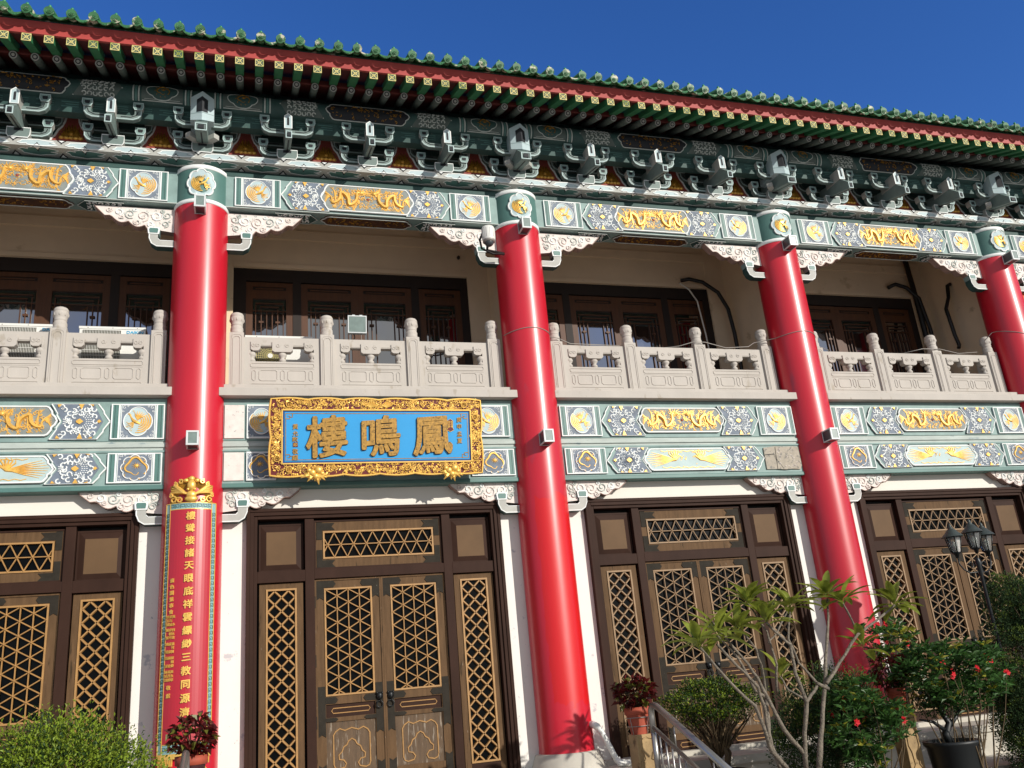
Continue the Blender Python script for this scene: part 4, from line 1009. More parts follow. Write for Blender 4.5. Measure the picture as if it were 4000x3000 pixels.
# ---- name board
pq = thing('name_plaque', 'blue name board with gold characters in a carved gilt frame above the middle doors', 'plaque', (2.245, -.405, 3.99), rot=(radians(8.7), 0, 0))
W2, H2 = 1.36, .495
def scallop(w, h, amp=.022):
    o = []
    for x0, x1, z0, z1, nx, nz, n in ((-w, w, -h, -h, 0, -1, 6), (w, w, -h, h, 1, 0, 2), (w, -w, h, h, 0, 1, 6), (-w, -w, h, -h, -1, 0, 2)):
        for i in range(n*6):
            t = i/(n*6); b2 = abs(sin(pi*t*n))**.8*amp-amp*.5; o.append((x0+(x1-x0)*t+nx*b2, z0+(z1-z0)*t+nz*b2))
    return o
mb = MB(); mb.prism(scallop(W2, H2), .05, -.03, 'plaque_red'); obj('backing', mb, pq)
mb = MB(); o = scallop(W2-.012, H2-.012); mb.strk(o, .028, -.03, .022, 'bright_gold', True)
fr = random.Random(42)
def zone(x0, x1, z0, z1, n):
    for i in range(n):
        x, z = fr.uniform(x0, x1), fr.uniform(z0, z1); q = fr.random(); R_ = fr.uniform(.016, .030)
        if q < .45: mb.strk(curl(x, z, R_, fr.uniform(0, 6), fr.choice((-1, 1)), 1.0, 7), R_*.42, -.028, R_*.7, 'bright_gold')
        elif q < .8:
            a_ = fr.uniform(0, 6.28); mb.strk([(x-R_*cos(a_), z-R_*sin(a_)), (x, z), (x+R_*1.3*cos(a_+.5), z+R_*1.3*sin(a_+.5))], [R_*.2, R_*.7, R_*.2], -.028, R_*.8, 'bright_gold')
        else: mb.ball((x, -.032, z), (R_*.6, R_*.5, R_*.6), 'bright_gold', 6, 4)
zone(-1.32, 1.32, .352, .472, 520); zone(-1.32, 1.32, -.472, -.342, 520); zone(-1.33, -1.212, -.34, .34, 170); zone(1.212, 1.33, -.34, .34, 170)
for sx in (-1, 1):
    for x, z in ((1.12, .41), (1.265, .25), (1.265, -.27), (1.12, -.40), (.35, -.4)):
        ring = [(sx*x+.036*cos(t*pi/6), z+.036*sin(t*pi/6)) for t in range(12)]; mb.strk(ring, .012, -.045, .014, 'bright_gold', True)
        mb.strk([(sx*x-.014, z-.014), (sx*x+.014, z-.014), (sx*x+.014, z+.014), (sx*x-.014, z+.014)], .008, -.045, .012, 'bright_gold', True)
    for i in range(7):
        a_ = .4+i*.38; mb.strk([(sx*.10, .375), (sx*.10+.07*cos(a_), .375+.07*sin(a_))], [.012, .03], -.04, .02, 'bright_gold')
for k, z0 in ((1, .342), (-1, -.332)): mb.box(-1.205, 1.205, -.05, -.025, z0-.008, z0+.008, 'bright_gold')
for k in (-1, 1): mb.box(k*1.205-.008, k*1.205+.008, -.05, -.025, -.34, .35, 'bright_gold')
obj('carved_frame', mb, pq)
mb = MB(); mb.box(-1.20, 1.20, -.036, -.02, -.328, .338, 'plaque_navy'); mb.box(-1.175, 1.175, -.040, -.03, -.305, .315, 'plaque_blue')
for x0, x1, z0, z1 in ((-1.165, 1.165, .292, .300), (-1.165, 1.165, -.29, -.282), (-1.165, -1.157, -.28, .29), (1.157, 1.165, -.28, .29)): mb.box(x0, x1, -.043, -.038, z0, z1, 'deep_gold')
for sx in (-1, 1):
    for sz in (-1, 1):
        for q in ([(1.165, .225), (1.11, .225), (1.11, .26), (1.135, .26)], [(1.08, .295), (1.08, .245), (1.115, .245)]): mb.strk([(sx*x, .005+sz*z) for x, z in q], .010, -.04, .005, 'deep_gold', flat=True)
obj('blue_panel', mb, pq)
for ch, x in (('樓', -.66), ('鳴', .02), ('鳳', .69)):
    mb = MB(); put_text(mb, ch, x, .005, -.054, .53, 'char_gold', .0125, .012, 1.0, 1.04); put_text(mb, ch, x, .003, -.042, .53, 'ink', .0185, .0005, 1.0, 1.04); obj('character', mb, pq)
for col_ in ((('黃', -1.045, .13, .072), ('允', -1.045, .045, .072), ('畋', -1.045, -.03, .072), ('敬', -1.045, -.18, .072), ('題', -1.045, -.26, .072)), (('庚', 1.05, .215, .072), ('申', 1.05, .125, .072), ('孟', 1.05, .025, .072), ('夏', 1.05, -.065, .072))):
    for ch, x, z, s_ in col_: mb = MB(); put_text(mb, ch, x, z, -.046, s_, 'char_gold', .0016, .004); obj('small_character', mb, pq)
mb = MB(); mb.box(-1.075, -1.015, -.046, -.038, -.125, -.07, 'plaque_red'); put_text(mb, '印', -1.045, -.0975, -.048, .05, 'bright_gold', .0, .002)
mb.prism([(.895, .20), (.93, .225), (.965, .20), (.96, .11), (.975, .08), (.93, .055), (.885, .08), (.90, .11)], -.036, -.046, 'plaque_red'); mb.strk([(.895, .20), (.93, .225), (.965, .20), (.96, .11), (.975, .08), (.93, .055), (.885, .08), (.90, .11)], .007, -.046, .004, 'bright_gold', True)
for dx in (-.015, .016):
    for dz in (.185, .155, .125): put_text(mb, '嗇色園赤松黃'[int(dz*100) % 6], .93+dx, dz, -.047, .028, 'bright_gold', 0, .002)
obj('seals', mb, pq)
for sx in (-.80, .93):
    mb = MB(); q = random.Random(int(sx*10))
    for i, (dx, dz, R_) in enumerate(((-.04, -.01, .045), (.035, .02, .05), (.0, -.055, .04), (.08, -.02, .03), (-.08, .02, .03))): mb.ball((sx+dx, -.06, -.44+dz), (R_, R_*.8, R_), 'bright_gold', 10, 7)
    for i in range(11):
        a_ = pi+.15+i*.27; L = q.uniform(.09, .15)
        mb.strk([(sx, -.45), (sx+L*.7*cos(a_)*1.25, -.45+L*.6*sin(a_)), (sx+L*1.35*cos(a_), -.45+L*sin(a_))], [.02, .045, .006], -.05, .03, 'bright_gold')
    obj('fruit_carving', mb, pq)
# ---- couplet board curved round the second column
cb = thing('couplet_board', 'long curved red board with gold characters hung on the leftmost red column', 'sign', (0, 0, 0))
def cyl(x, y, z): a_ = x/.378; r_ = .366-y; return (r_*sin(a_), -r_*cos(a_), z)
def gplate(mb, x0, x1, z0, z1, y, m, nx=14, yb=0):
    for i in range(nx): xa, xb2 = x0+(x1-x0)*i/nx, x0+(x1-x0)*(i+1)/nx; mb.add([(xa, y, z0), (xb2, y, z0), (xb2, y, z1), (xa, y, z1)], [(0, 1, 2, 3)], m, True)
    mb.add([(x0, yb, z0), (x0, y, z0), (x0, y, z1), (x0, yb, z1)], [(0, 1, 2, 3)], m); mb.add([(x1, yb, z0), (x1, y, z0), (x1, y, z1), (x1, yb, z1)], [(3, 2, 1, 0)], m)
w = .302; ZB, ZT = .45, 3.21
mb = MB(); gplate(mb, -w, w, ZB, ZT, -.020, 'fret_blue'); 
for xa, xb2 in ((-w, -w+.008), (w-.008, w), (-w+.058, -w+.066), (w-.066, w-.058)): gplate(mb, xa, xb2, ZB, ZT, -.026, 'bright_gold', 1)
for za, zb in ((ZB, ZB+.008), (ZT-.008, ZT), (ZB+.10, ZB+.108), (ZT-.082, ZT-.074)): gplate(mb, -w+.06 if .01 < abs(za-ZB) and abs(zb-ZT) > .01 else -w, w-.06 if .01 < abs(za-ZB) and abs(zb-ZT) > .01 else w, za, zb, -.026, 'bright_gold', 10)
for sg in (-1, 1):
    xc = sg*(w-.033); n = int((ZT-ZB-.2)/.062)
    for i in range(n):
        z = ZB+.11+i*.062; mb.strk([(xc-.018, z), (xc-.018, z+.048), (xc+.018, z+.048), (xc+.018, z+.014), (xc-.004, z+.014), (xc-.004, z+.032)], .006, -.020, .004, 'dark_teal', flat=True)
for zc, n in ((ZT-.042, 8), (ZB+.052, 8)):
    for i in range(n):
        x = -.24+.062*i; mb.strk([(x, zc-.02), (x, zc+.02), (x+.046, zc+.02), (x+.046, zc-.008), (x+.016, zc-.008), (x+.016, zc+.006)], .006, -.020, .004, 'dark_teal', flat=True)
obj('fret_border', mb.map(cyl), cb)
mb = MB(); gplate(mb, -w+.064, w-.064, ZB+.105, ZT-.08, -.023, 'board_red', 14, -.02); obj('red_panel', mb.map(cyl), cb)
MATS['char_y'] = MATS['gold']
for i, ch in enumerate('樓聳接諸天眼底祥雲縹緲三教同源濟'):
    mb = MB(); put_text(mb, ch, -.0, 3.048-.1449*i, -.030, .100, 'bright_gold', .0030, .006); obj('character', mb.map(cyl), cb)
mb = MB()
for i, ch in enumerate('嗇色園董事會'): put_text(mb, ch, -.178, 2.31-.0702*i, -.028, .052, 'gold', .0012, .004)
zf = lambda y: 3.21-(y-98)/1492*2.76
for y0, cols in ((790, ('李王蘭', '梁石誠', '黃水')), (868, ('陳雲', '陸朝平', '何永政')), (950, ('陳電', '盧泉', '潘可賢')), (1032, ('蔡添', '陳立', '陳爾榮')), (1112, ('陳成昌', '馮茂錦', '黃永華'))):
    for c_, s_ in enumerate(cols):
        for k, ch in enumerate(s_):
            dz = (k if len(s_) == 3 else k*2)*.042; put_text(mb, ch, -.212+.034*c_, zf(y0+14)-dz, -.028, .036, 'gold', .0006, .004)
put_text(mb, '敬', -.178, zf(1216), -.028, .05, 'gold', .001, .004); put_text(mb, '獻', -.178, zf(1262), -.028, .05, 'gold', .001, .004)
obj('donor_names', mb.map(cyl), cb)
mb = MB()
mb.prism([(-.25, 3.21), (.25, 3.21), (.235, 3.30), (.25, 3.42), (.15, 3.44), (.12, 3.48), (.06, 3.50), (0, 3.53), (-.06, 3.50), (-.12, 3.48), (-.15, 3.44), (-.25, 3.42), (-.235, 3.30)], -.005, -.022, 'deep_gold')
for sg in (-1, 1):
    for i in range(6): mb.strk([(sg*.045, 3.31), (sg*(.09+.015*i), 3.33+.014*i), (sg*(.25-.012*i), 3.34+.026*i)], [.03, .045, .012], -.022, .026, 'bright_gold')
    for x, z, R_ in ((.20, 3.25, .045), (.13, 3.24, .035), (.235, 3.30, .025), (.12, 3.46, .03), (.18, 3.43, .028)): mb.strk(curl(sg*x, z, R_, 1 if sg > 0 else 2.1, sg, 1.2, 10), .02, -.022, .02, 'bright_gold')
mb.ball((0, -.03, 3.30), (.06, .03, .05), 'bright_gold'); mb.ball((0, -.03, 3.25), (.075, .03, .04), 'bright_gold'); mb.ball((0, -.035, 3.41), (.05, .04, .07), 'bright_gold'); mb.ball((0, -.03, 3.49), (.035, .03, .035), 'bright_gold')
for sg in (-1, 1): mb.ball((sg*.06, -.03, 3.47), (.03, .025, .025), 'bright_gold'); mb.ball((sg*.035, -.05, 3.36), .016, 'bright_gold')
obj('crown_ornament', mb.map(cyl), cb)
mb = MB(); gplate(mb, -.295, .295, .405, .45, -.03, 'bright_gold', 12)
for sg in (-1, 1):
    for i in range(9): mb.strk([(sg*(.12+.019*i), .41), (sg*(.12+.019*i), .335)], .018, -.01, .022, 'bright_gold')
    mb.ball((sg*.19, -.03, .26), (.055, .05, .055), 'bright_gold', 12, 8); mb.ball((sg*.19, -.03, .315), (.03, .03, .02), 'bright_gold'); mb.strk(curl(sg*.19, .26, .03, 0), .01, -.072, .01, 'deep_gold')
obj('fringe', mb.map(cyl), cb)
# ---- box lights on the columns
LAB = {(0, 0): 'grey box lamp above the gold board on the front left column', (1, 0): 'grey box lamp low on the column right of the blue name board', (2, 0): 'grey box lamp low on the third red column from the left', (3, 0): 'grey box lamp low on the fourth red column',
       (0, 1): 'grey box lamp just under the capital of the column with the gold board', (1, 1): 'grey box lamp under the capital beside the dome camera', (2, 1): 'grey box lamp under the capital of the third red column', (3, 1): 'grey box lamp under the capital of the rightmost red column'}
lamp0 = None
for k in range(4):
    for up in (0, 1):
        if k == 3 and not up: continue
        z = 7.19 if up else 3.955; loc = (k*S, 0, z); lb_ = LAB[(k, up)]
        if lamp0: dup(lamp0, None, loc, lb_); continue
        lamp0 = thing('column_light', lb_, 'wall light', loc, 'box lamps on the red columns')
        mb = MB(); m = 'lamp_white'
        mb.frame(-.072, .072, -.09, .09, .022, -.53, -.552, m)
        for sx in (-1, 1):
            for sz in (-1, 1): x0, x1 = sorted((sx*.072, sx*.054)); z0, z1 = sorted((sz*.09, sz*.072)); mb.box(x0, x1, -.531, -.33, z0, z1, m)
        mb.box(-.0715, .0715, -.35, -.33, -.0895, .0895, m); obj('housing', mb, lamp0, bev=.002)
        mb = MB(); mb.box(-.052, .052, -.546, -.53, -.07, .07, 'lamp_glass'); obj('front_pane', mb, lamp0)
        mb = MB(); mb.box(-.066, .066, -.53, -.352, -.084, .084, 'lamp_dark'); obj('side_panes', mb, lamp0)
# ---- dome camera
cc = thing('security_camera', 'white dome security camera on a bracket left of the second column capital', 'security camera', (3.9, -.55, 6.9))
mb = MB(); mb.lathe([(.03, .165), (.085, .155), (.098, .12), (.095, -.03), (.088, -.05)], 'plastic_white', seg=24)
for k in range(12): a_ = k*pi/6; mb.box(.096*cos(a_)-.003, .096*cos(a_)+.003, .096*sin(a_)-.003, .096*sin(a_)+.003, -.02, .12, 'warm_grey')
obj('housing', mb, cc)
mb = MB(); mb.lathe([(.088, -.05), (.09, -.075), (.07, -.085)], 'chrome_wire', seg=24); mb.ball((0, 0, -.08), (.068, .068, .065), 'lamp_dark', 16, 10); obj('dome', mb, cc)
mb = MB(); mb.tube([(-.085, .0, .06), (-.12, .05, -.02), (-.08, .12, -.12), (.1, .2, -.15), (.28, .25, -.12)], .016, 'rubber', 8); mb.tube([(.0, .02, -.03), (.02, .2, -.1), (.30, .28, -.1)], .022, 'rubber', 8); obj('arm', mb, cc)
# ---- air conditioners behind the balustrade
def ac(loc, label, w, h, fan, logo=True):
    t = thing('air_conditioner', label, 'air conditioner', loc, 'outdoor air conditioning units on the balcony')
    mb = MB(); mb.box(-w/2, w/2, 0, .3, 0, h, 'plastic_white'); mb.box(-w/2-.008, w/2+.008, -.008, .308, h-.03, h+.004, 'plastic_white'); mb.box(-w/2+.1, -w/2+.2, .02, .28, -.06, 0, 'ac_dark'); mb.box(w/2-.2, w/2-.1, .02, .28, -.06, 0, 'ac_dark')
    for x in (-.3, 0, .3): mb.ball((x, -.01, h-.015), .006, 'ac_dark', 6, 4)
    obj('casing', mb, t, bev=.008)
    mb = MB()
    if fan == 'grid':
        x0, x1, z0, z1 = -w/2+.045, w/2-.30, h-.62, h-.05; mb.box(x0, x1, -.004, .002, z0, z1, 'ac_dark')
        for i in range(26): x = x0+(x1-x0)*i/25; mb.box(x-.002, x+.002, -.016, -.004, z0, z1, 'plastic_white')
        for i in range(9): z = z0+(z1-z0)*i/8; mb.box(x0, x1, -.018, -.004, z-.003, z+.003, 'plastic_white')
    else:
        cx, cz, R_ = -.12, h-.30, .21
        mb.add([(cx+R_*cos(i*pi/16), -.004, cz+R_*sin(i*pi/16)) for i in range(32)], [tuple(range(32))], 'ac_dark')
        for q in range(1, 9): mb.strk([(cx+R_*q/8*cos(i*pi/16), cz+R_*q/8*sin(i*pi/16)) for i in range(32)], .004, -.012, .004, 'yellow_paint', True, True)
        for i in range(28): a_ = i*2*pi/28; mb.strk([(cx+.03*cos(a_), cz+.03*sin(a_)), (cx+R_*cos(a_), cz+R_*sin(a_))], .003, -.014, .004, 'yellow_paint', flat=True)
        mb.add([(cx+.035*cos(i*pi/8), -.022, cz+.035*sin(i*pi/8)) for i in range(16)], [tuple(range(16))], 'plastic_white')
    obj('grille', mb, t)
    if logo:
        mb = MB(); put_text(mb, 'DAIKIN', w/2-.13, h-.07, -.004, .055, 'logo_blue', .0012, .002, 1.15); obj('lettering', mb, t)
    return t
ac((-1.09, .45, 4.86), 'white air conditioning unit with mesh grille behind the balustrade, left of the first red column', .805, .915, 'grid')
ac((-2.10, .47, 4.86), 'white air conditioning unit at the far left end of the balcony', .80, .935, 'grid')
ac((1.04, .5, 4.86), 'white air conditioning unit with round fan grille right of the first red column', .90, .865, 'fan')
ac((5.58, .6, 4.80), 'low white air conditioning unit half hidden behind the balustrade right of the second column', .80, .52, 'fan', False)
# ---- floodlight on the rail
fl = thing('floodlight', 'square floodlight on a curved bracket standing on the middle bay balustrade', 'floodlight', (2.08, .12, 5.52))
mb = MB(); mb.box(-.125, .125, -.02, .05, .13, .365, 'lamp_white'); mb.box(-.09, .09, .05, .10, .17, .33, 'lamp_dark'); mb.frame(-.13, .13, .125, .37, .014, -.02, -.03, 'lamp_white'); mb.box(-.07, -.03, -.03, 0, .37, .38, 'lamp_white'); mb.box(.03, .07, -.03, 0, .37, .38, 'lamp_white')
mb.map(lambda x, y, z: (x, y-(z-.25)*.18, z)); obj('housing', mb, fl)
mb = MB(); mb.box(-.113, .113, -.026, -.018, .142, .352, 'lamp_glass'); mb.map(lambda x, y, z: (x, y-(z-.25)*.18, z)); obj('glass', mb, fl)
mb = MB(); mb.tube([(-.05, .05, .16), (-.03, .04, .08), (-.05, .02, .03), (-.03, .0, .005)], .008, 'black_iron', 6); mb.tube([(.06, .03, .13), (.055, .02, .05), (.07, .0, .01)], .005, 'chrome_wire', 6); mb.box(-.08, .08, -.02, .05, 0, .012, 'black_iron'); obj('bracket', mb, fl)
# ---- hoses and wires
tag(obj('refrigerant_hose', (lambda m_: (m_.tube([(8.05, 1.50, 7.42), (8.20, 1.46, 7.44), (8.42, 1.40, 7.36), (8.66, 1.34, 7.14), (8.78, 1.30, 6.80), (8.82, 1.30, 6.35), (8.83, 1.30, 5.6), (8.83, 1.3, 4.8)], .034, 'rubber', 10), m_.tube([(8.05, 1.56, 7.40), (8.22, 1.56, 7.28), (8.34, 1.55, 7.05), (8.40, 1.55, 6.4), (8.46, 1.55, 4.8)], .014, 'plastic_white', 8), m_)[-1])(MB())), 'black hose curving down the balcony wall of the bay left of the third column', 'hose')
tag(obj('refrigerant_hose', (lambda m_: (m_.tube([(12.55, 1.52, 7.5), (12.7, 1.48, 7.56), (12.9, 1.44, 7.48), (13.12, 1.42, 7.25), (13.18, 1.4, 6.6), (13.2, 1.4, 4.8)], .038, 'rubber', 10), m_.tube([(13.05, 1.45, 8.1), (13.08, 1.45, 7.2), (13.10, 1.45, 5.5), (13.10, 1.45, 4.8)], .05, 'rubber', 10), m_)[-1])(MB())), 'pair of thick black hoses in the corner of the rightmost open balcony bay', 'hose')
tag(obj('refrigerant_hose', (lambda m_: (m_.tube([(13.45, .93, 7.33), (13.38, .93, 7.30), (13.33, .93, 7.05), (13.20, .93, 6.81), (13.22, .93, 6.56), (13.24, .93, 6.28), (13.28, .93, 6.08), (13.25, .93, 6.02)], .035, 'rubber', 10), m_)[-1])(MB())), 'short crooked black hose fixed to the side wall beside the rightmost red column', 'hose')
tag(obj('sensor', (lambda m_: (m_.ball((3.98, 1.53, 7.66), (.03, .04, .035), 'rubber'), m_.tube([(3.98, 1.53, 7.68), (3.98, 1.6, 7.70)], .012, 'rubber', 6), m_)[-1])(MB())), 'small black sensor high on the balcony wall above the middle bay windows', 'sensor')
bx = thing('junction_box', 'pale grey electrical box low on the side wall left of the rightmost column', 'junction box', (13.44, .62, 5.55))
mb = MB(); mb.box(-.06, .0, -.16, .16, -.25, .2, 'plastic_white'); obj('casing', mb, bx, bev=.01); mb = MB(); mb.box(-.066, -.06, -.10, -.0, .06, .09, 'ac_dark'); obj('latch', mb, bx)
def ringw(cx, z):
    return [(cx+.353*cos(a_), .353*sin(a_), z+.012*sin(a_*3)) for a_ in [pi*1.05+pi*.9*i/16 for i in range(17)]]
def wire(pts, label):
    mb = MB(); mb.tube(pts, .0062, 'chrome_wire', 6); tag(obj('wire', mb), label, 'wire')
wire(ringw(4.5, 5.60)+[(5.0, .0, 5.60), (5.2, .05, 5.54), (5.45, .05, 5.535), (6.0, .07, 5.535)], 'thin pale wire looped round the second column and along the rail to its right')
wire([(6.75, .1, 5.53), (7.0, .06, 5.55), (7.22, .0, 5.60), (7.42, .0, 5.60), (7.8, .05, 5.535), (8.2, .04, 5.56), (8.3, .02, 5.62)]+ringw(9, 5.68)+[(9.36, .05, 5.66), (9.7, .06, 5.54)], 'thin pale wire sagging along the rail to the third column and round it')
wire([(11.2, .1, 5.54), (11.55, .03, 5.60), (11.9, .02, 5.60), (12.3, .05, 5.54), (12.7, .04, 5.57)], 'thin pale wire crossing the posts of the right bay')
wire([(12.95, .05, 5.80), (13.10, .0, 5.93)]+[(p_[0], p_[1], 5.93-.022*i_) for i_, p_ in enumerate(ringw(13.5, 0))], 'thin pale wire drooping across the rightmost red column')
# ---- white drain pipe
dp = thing('drain_pipe', 'white plastic drain pipe with elbow slanting from the foot of the second column', 'pipe', (4.80, -.3, -.22))
mb = MB(); mb.tube([(-.06, .12, .52), (-.01, .02, .515), (.02, -.01, .49), (.06, -.03, .42), (.21, -.05, .08), (.235, -.06, .055), (.28, -.08, .045), (.39, -.12, .04)], .036, 'plastic_white', 14); obj('pipe', mb, dp)
for cp_ in ([(.215, -.05, .10), (.24, -.065, .05), (.30, -.09, .043)], [(.37, -.115, .04), (.41, -.127, .04)], [(-.03, .05, .52), (.03, -.015, .48)]): mb = MB(); mb.tube(cp_, .043, 'plastic_white', 14); obj('coupling', mb, dp)
# ---- handrails of the steps
def rail(x, label, n):
    t = thing('handrail', label, 'handrail', (x, -2.5, -.18), 'stainless handrails of the steps')
    sl = .405
    mb = MB(); mb.tube([(0, .03, .45), (0, .03, .60), (0, .02, .66), (0, -.02, .70), (0, -.07, .705), (0, -.16, .68), (0, -1.9, .68-1.74*sl)], .032, 'steel', 14); obj('top_rail', mb, t)
    mb = MB(); mb.tube([(0, .03, .50), (0, -1.9, .50-1.93*sl)], .022, 'steel', 12); obj('lower_rail', mb, t)
    mb = MB(); mb.tube([(0, .03, -.05), (0, .03, .5)], .030, 'steel', 14); p_ = obj('post', mb, t)
    mb = MB(); mb.tube([(0, -1.9, -.75), (0, -1.9, .68-1.74*sl)], .030, 'steel', 14); obj('post', mb, t)
    mb = MB(); mb.tube([(0, 0, -.48), (0, 0, .0)], .011, 'steel', 8); me_ = mb.mesh('bar')
    for i in range(14): y = -.10-.125*i; obj('bar', me_, t, (0, y, .50+(y-.03)*sl))
    mb = MB(); mb.tube([(0, 0, 0), (0, 0, .2)], .008, 'steel', 8); me_ = mb.mesh('bar')
    for y in (-.45, -1.15): obj('bar', me_, t, (0, y, .50+(y-.03)*sl))
rail(4.588, 'stainless steel stair handrail beside the red-leaved pot right of the second column', 1)
rail(.143, 'top end of the stainless handrail in front of the gold board', 2)
# ---- vegetation helpers
def leaf(mb, p, d, n, L, W, m, droop=0):
    d = d.normalized(); s_ = d.cross(n)
    if s_.length < .01: s_ = d.cross(Vector((.3, .2, .9)))
    s_.normalize(); n2 = s_.cross(d)
    a_ = p; b2 = p+d*L*.5+n2*(W*.12); t = p+d*L-n2*(L*droop)
    l_, r_ = b2+s_*W*.5+n2*W*.15, b2-s_*W*.5+n2*W*.15
    mb.add([tuple(a_), tuple(l_), tuple(t), tuple(r_)], [(0, 1, 2), (0, 2, 3)], m)
def rv(r): 
    while True:
        v = Vector((r.uniform(-1, 1), r.uniform(-1, 1), r.uniform(-1, 1)))
        if .05 < v.length < 1: return v.normalized()
def bush_foliage(c, rad, n, L, mats, seed, shell=.55, lump=.14, gap=.35):
    r = random.Random(seed); mb = MB(); c = Vector(c); ph = [r.uniform(0, 6.28) for _ in range(6)]
    for i in range(n):
        v = rv(r)
        k = 1+lump*(sin(v.x*5+ph[0])*sin(v.z*6+ph[1])+.6*sin(v.y*9+ph[2]+v.x*7)*sin(v.z*11+ph[3]))
        q = r.uniform(shell, 1)**.5*k*(1+.06*r.gauss(0, 1))
        p = c+Vector((v.x*rad[0]*q, v.y*rad[1]*q, v.z*rad[2]*q))
        if sin(p.x*17+ph[4])*sin(p.y*19+ph[5])*sin(p.z*21+ph[0]) > gap: continue
        d = (v*.8+rv(r)*.9+Vector((0, 0, .4))).normalized(); nn = (v+rv(r)*.6+Vector((0, 0, .3)))
        leaf(mb, p, d, nn, L*r.uniform(.7, 1.35), L*r.uniform(.4, .6), mats[0] if r.random() < .68 else mats[1], .1)
    return mb
def twigs(base, c, rad, n, seed, r0=.012, m='twig', low=0):
    r = random.Random(seed); mb = MB(); base = Vector(base); c = Vector(c)
    for i in range(n):
        v = rv(r); v.z = abs(v.z)*.9-low; e = c+Vector((v.x*rad[0], v.y*rad[1], v.z*rad[2]))*r.uniform(.75, 1.02)
        mid = base.lerp(e, .45)+Vector((r.uniform(-1, 1), r.uniform(-1, 1), r.uniform(0, 1)))*.08*rad[0]
        mb.tube([tuple(base), tuple(base.lerp(mid, .5)+rv(r)*.03), tuple(mid), tuple(mid.lerp(e, .55)+rv(r)*.035), tuple(e)], [r0, r0*.8, r0*.6, r0*.4, r0*.2], m, 5)
    return mb
# ---- rounded shrub, bottom left
t = thing('round_shrub', 'clipped rounded yellow-green shrub at the lower left in front of the doors', 'shrub', (-.62, -4.0, -.92))
obj('foliage', bush_foliage((0, 0, 1.24), (.71, .66, .61), 34000, .029, ('bush_leaf', 'bush_leaf_dark'), 3, .25, .07, .6), t)
obj('branches', twigs((0, 0, 0), (0, 0, 1.25), (.66, .62, .58), 70, 4, .014, low=.3), t)
# ---- potted coleus plants
def red_plant(c, R_, h, n, seed, L=.075):
    r = random.Random(seed); mb = MB()
    for i in range(n):
        v = rv(r); q = r.uniform(.35, 1)**.5; p = Vector((c[0]+v.x*R_*q, c[1]+v.y*R_*q, c[2]+h*.5+v.z*h*.5*q))
        d = (Vector((v.x, v.y, r.uniform(-.5, .5)))+rv(r)*.5).normalized(); leaf(mb, p, d, Vector((0, 0, 1))+rv(r)*.5, L*r.uniform(.7, 1.3), L*.75, 'red_leaf' if r.random() < .78 else 'red_leaf_green', .25)
    return mb
def stems(c, R_, h, n, seed):
    r = random.Random(seed); mb = MB()
    for i in range(n):
        a_ = r.uniform(0, 6.28); q = R_*r.uniform(.2, .9); mb.tube([(c[0], c[1], c[2]), (c[0]+q*.4*cos(a_), c[1]+q*.4*sin(a_), c[2]+h*.4), (c[0]+q*cos(a_), c[1]+q*sin(a_), c[2]+h*r.uniform(.6, .95))], [.007, .006, .003], 'twig', 5)
    return mb
def pot(loc, label, R_, h, pm, rim_m, pr, ph, n, seed, cage=False):
    t = thing('potted_plant', label, 'potted plant', loc, 'red-leaved plants in pots')
    mb = MB(); mb.lathe([(R_*.62, 0), (R_*.86, h*.72)], pm, seg=28); mb.lathe([(R_*.86, h*.72), (R_*.98, h*.74), (R_, h), (R_*.9, h), (R_*.86, h*.9), (0.0, h*.88)], rim_m, seg=28); obj('pot', mb, t)
    if cage:
        mb = MB()
        for z, q in ((h*.62, .87), (h*.30, .78)): mb.tube([(R_*q*1.06*cos(i*pi/10), R_*q*1.06*sin(i*pi/10), z) for i in range(21)], .004, 'chrome_wire', 5)
        for i in range(4): a_ = .5+i*pi/2; mb.tube([(R_*.95*cos(a_), R_*.95*sin(a_), h*.62), (R_*.72*cos(a_), R_*.72*sin(a_), -.005)], .004, 'chrome_wire', 5)
        obj('wire_ring', mb, t)
    obj('foliage', red_plant((0, 0, h*.95), pr, ph, n, seed), t); obj('stems', stems((0, 0, h*.85), pr, ph, 14, seed), t)
pot((.169, -2.1, .20), 'red-leaved plant in a dark glazed pot in front of the gold board', .145, .29, 'dark_glaze', 'terracotta', .195, .35, 300, 5)
pot((4.554, -2.2, .248), 'bushy dark red plant in a terracotta pot at the top of the right handrail', .138, .264, 'terracotta', 'terracotta', .205, .31, 360, 6, True)
pot((7.79, -2.2, .17), 'small red-leaved potted plant among the shrubs before the third column', .11, .26, 'terracotta', 'terracotta', .22, .40, 240, 7)
def stone_post(loc, label, w, h):
    t = thing('stone_post', label, 'stone post', loc, 'stone posts carrying plant pots'); mb = MB(); mb.box(-w/2, w/2, -w/2, w/2, 0, h, 'post_stone'); obj('shaft', mb, t, bev=.008)
    mb = MB()
    for sx in (-1, 1): mb.strk([(sx*w*.36, .05), (sx*w*.36, h*.45), (sx*w*.15, h*.5), (sx*w*.22, h*.62), (sx*w*.36, h*.68), (sx*w*.30, h*.9), (0, h*.94)], .016, -w/2, .014, 'post_stone')
    obj('carving', mb, t)
stone_post((4.575, -2.2, -.2215), 'weathered carved stone post under the terracotta pot beside the handrail', .22, .4695)
stone_post((.169, -2.1, -.2215), 'weathered stone post under the dark glazed pot', .22, .4215)
stone_post((7.79, -2.2, -.92), 'tall worn stone post among the flowering shrubs at the right', .19, 1.09)
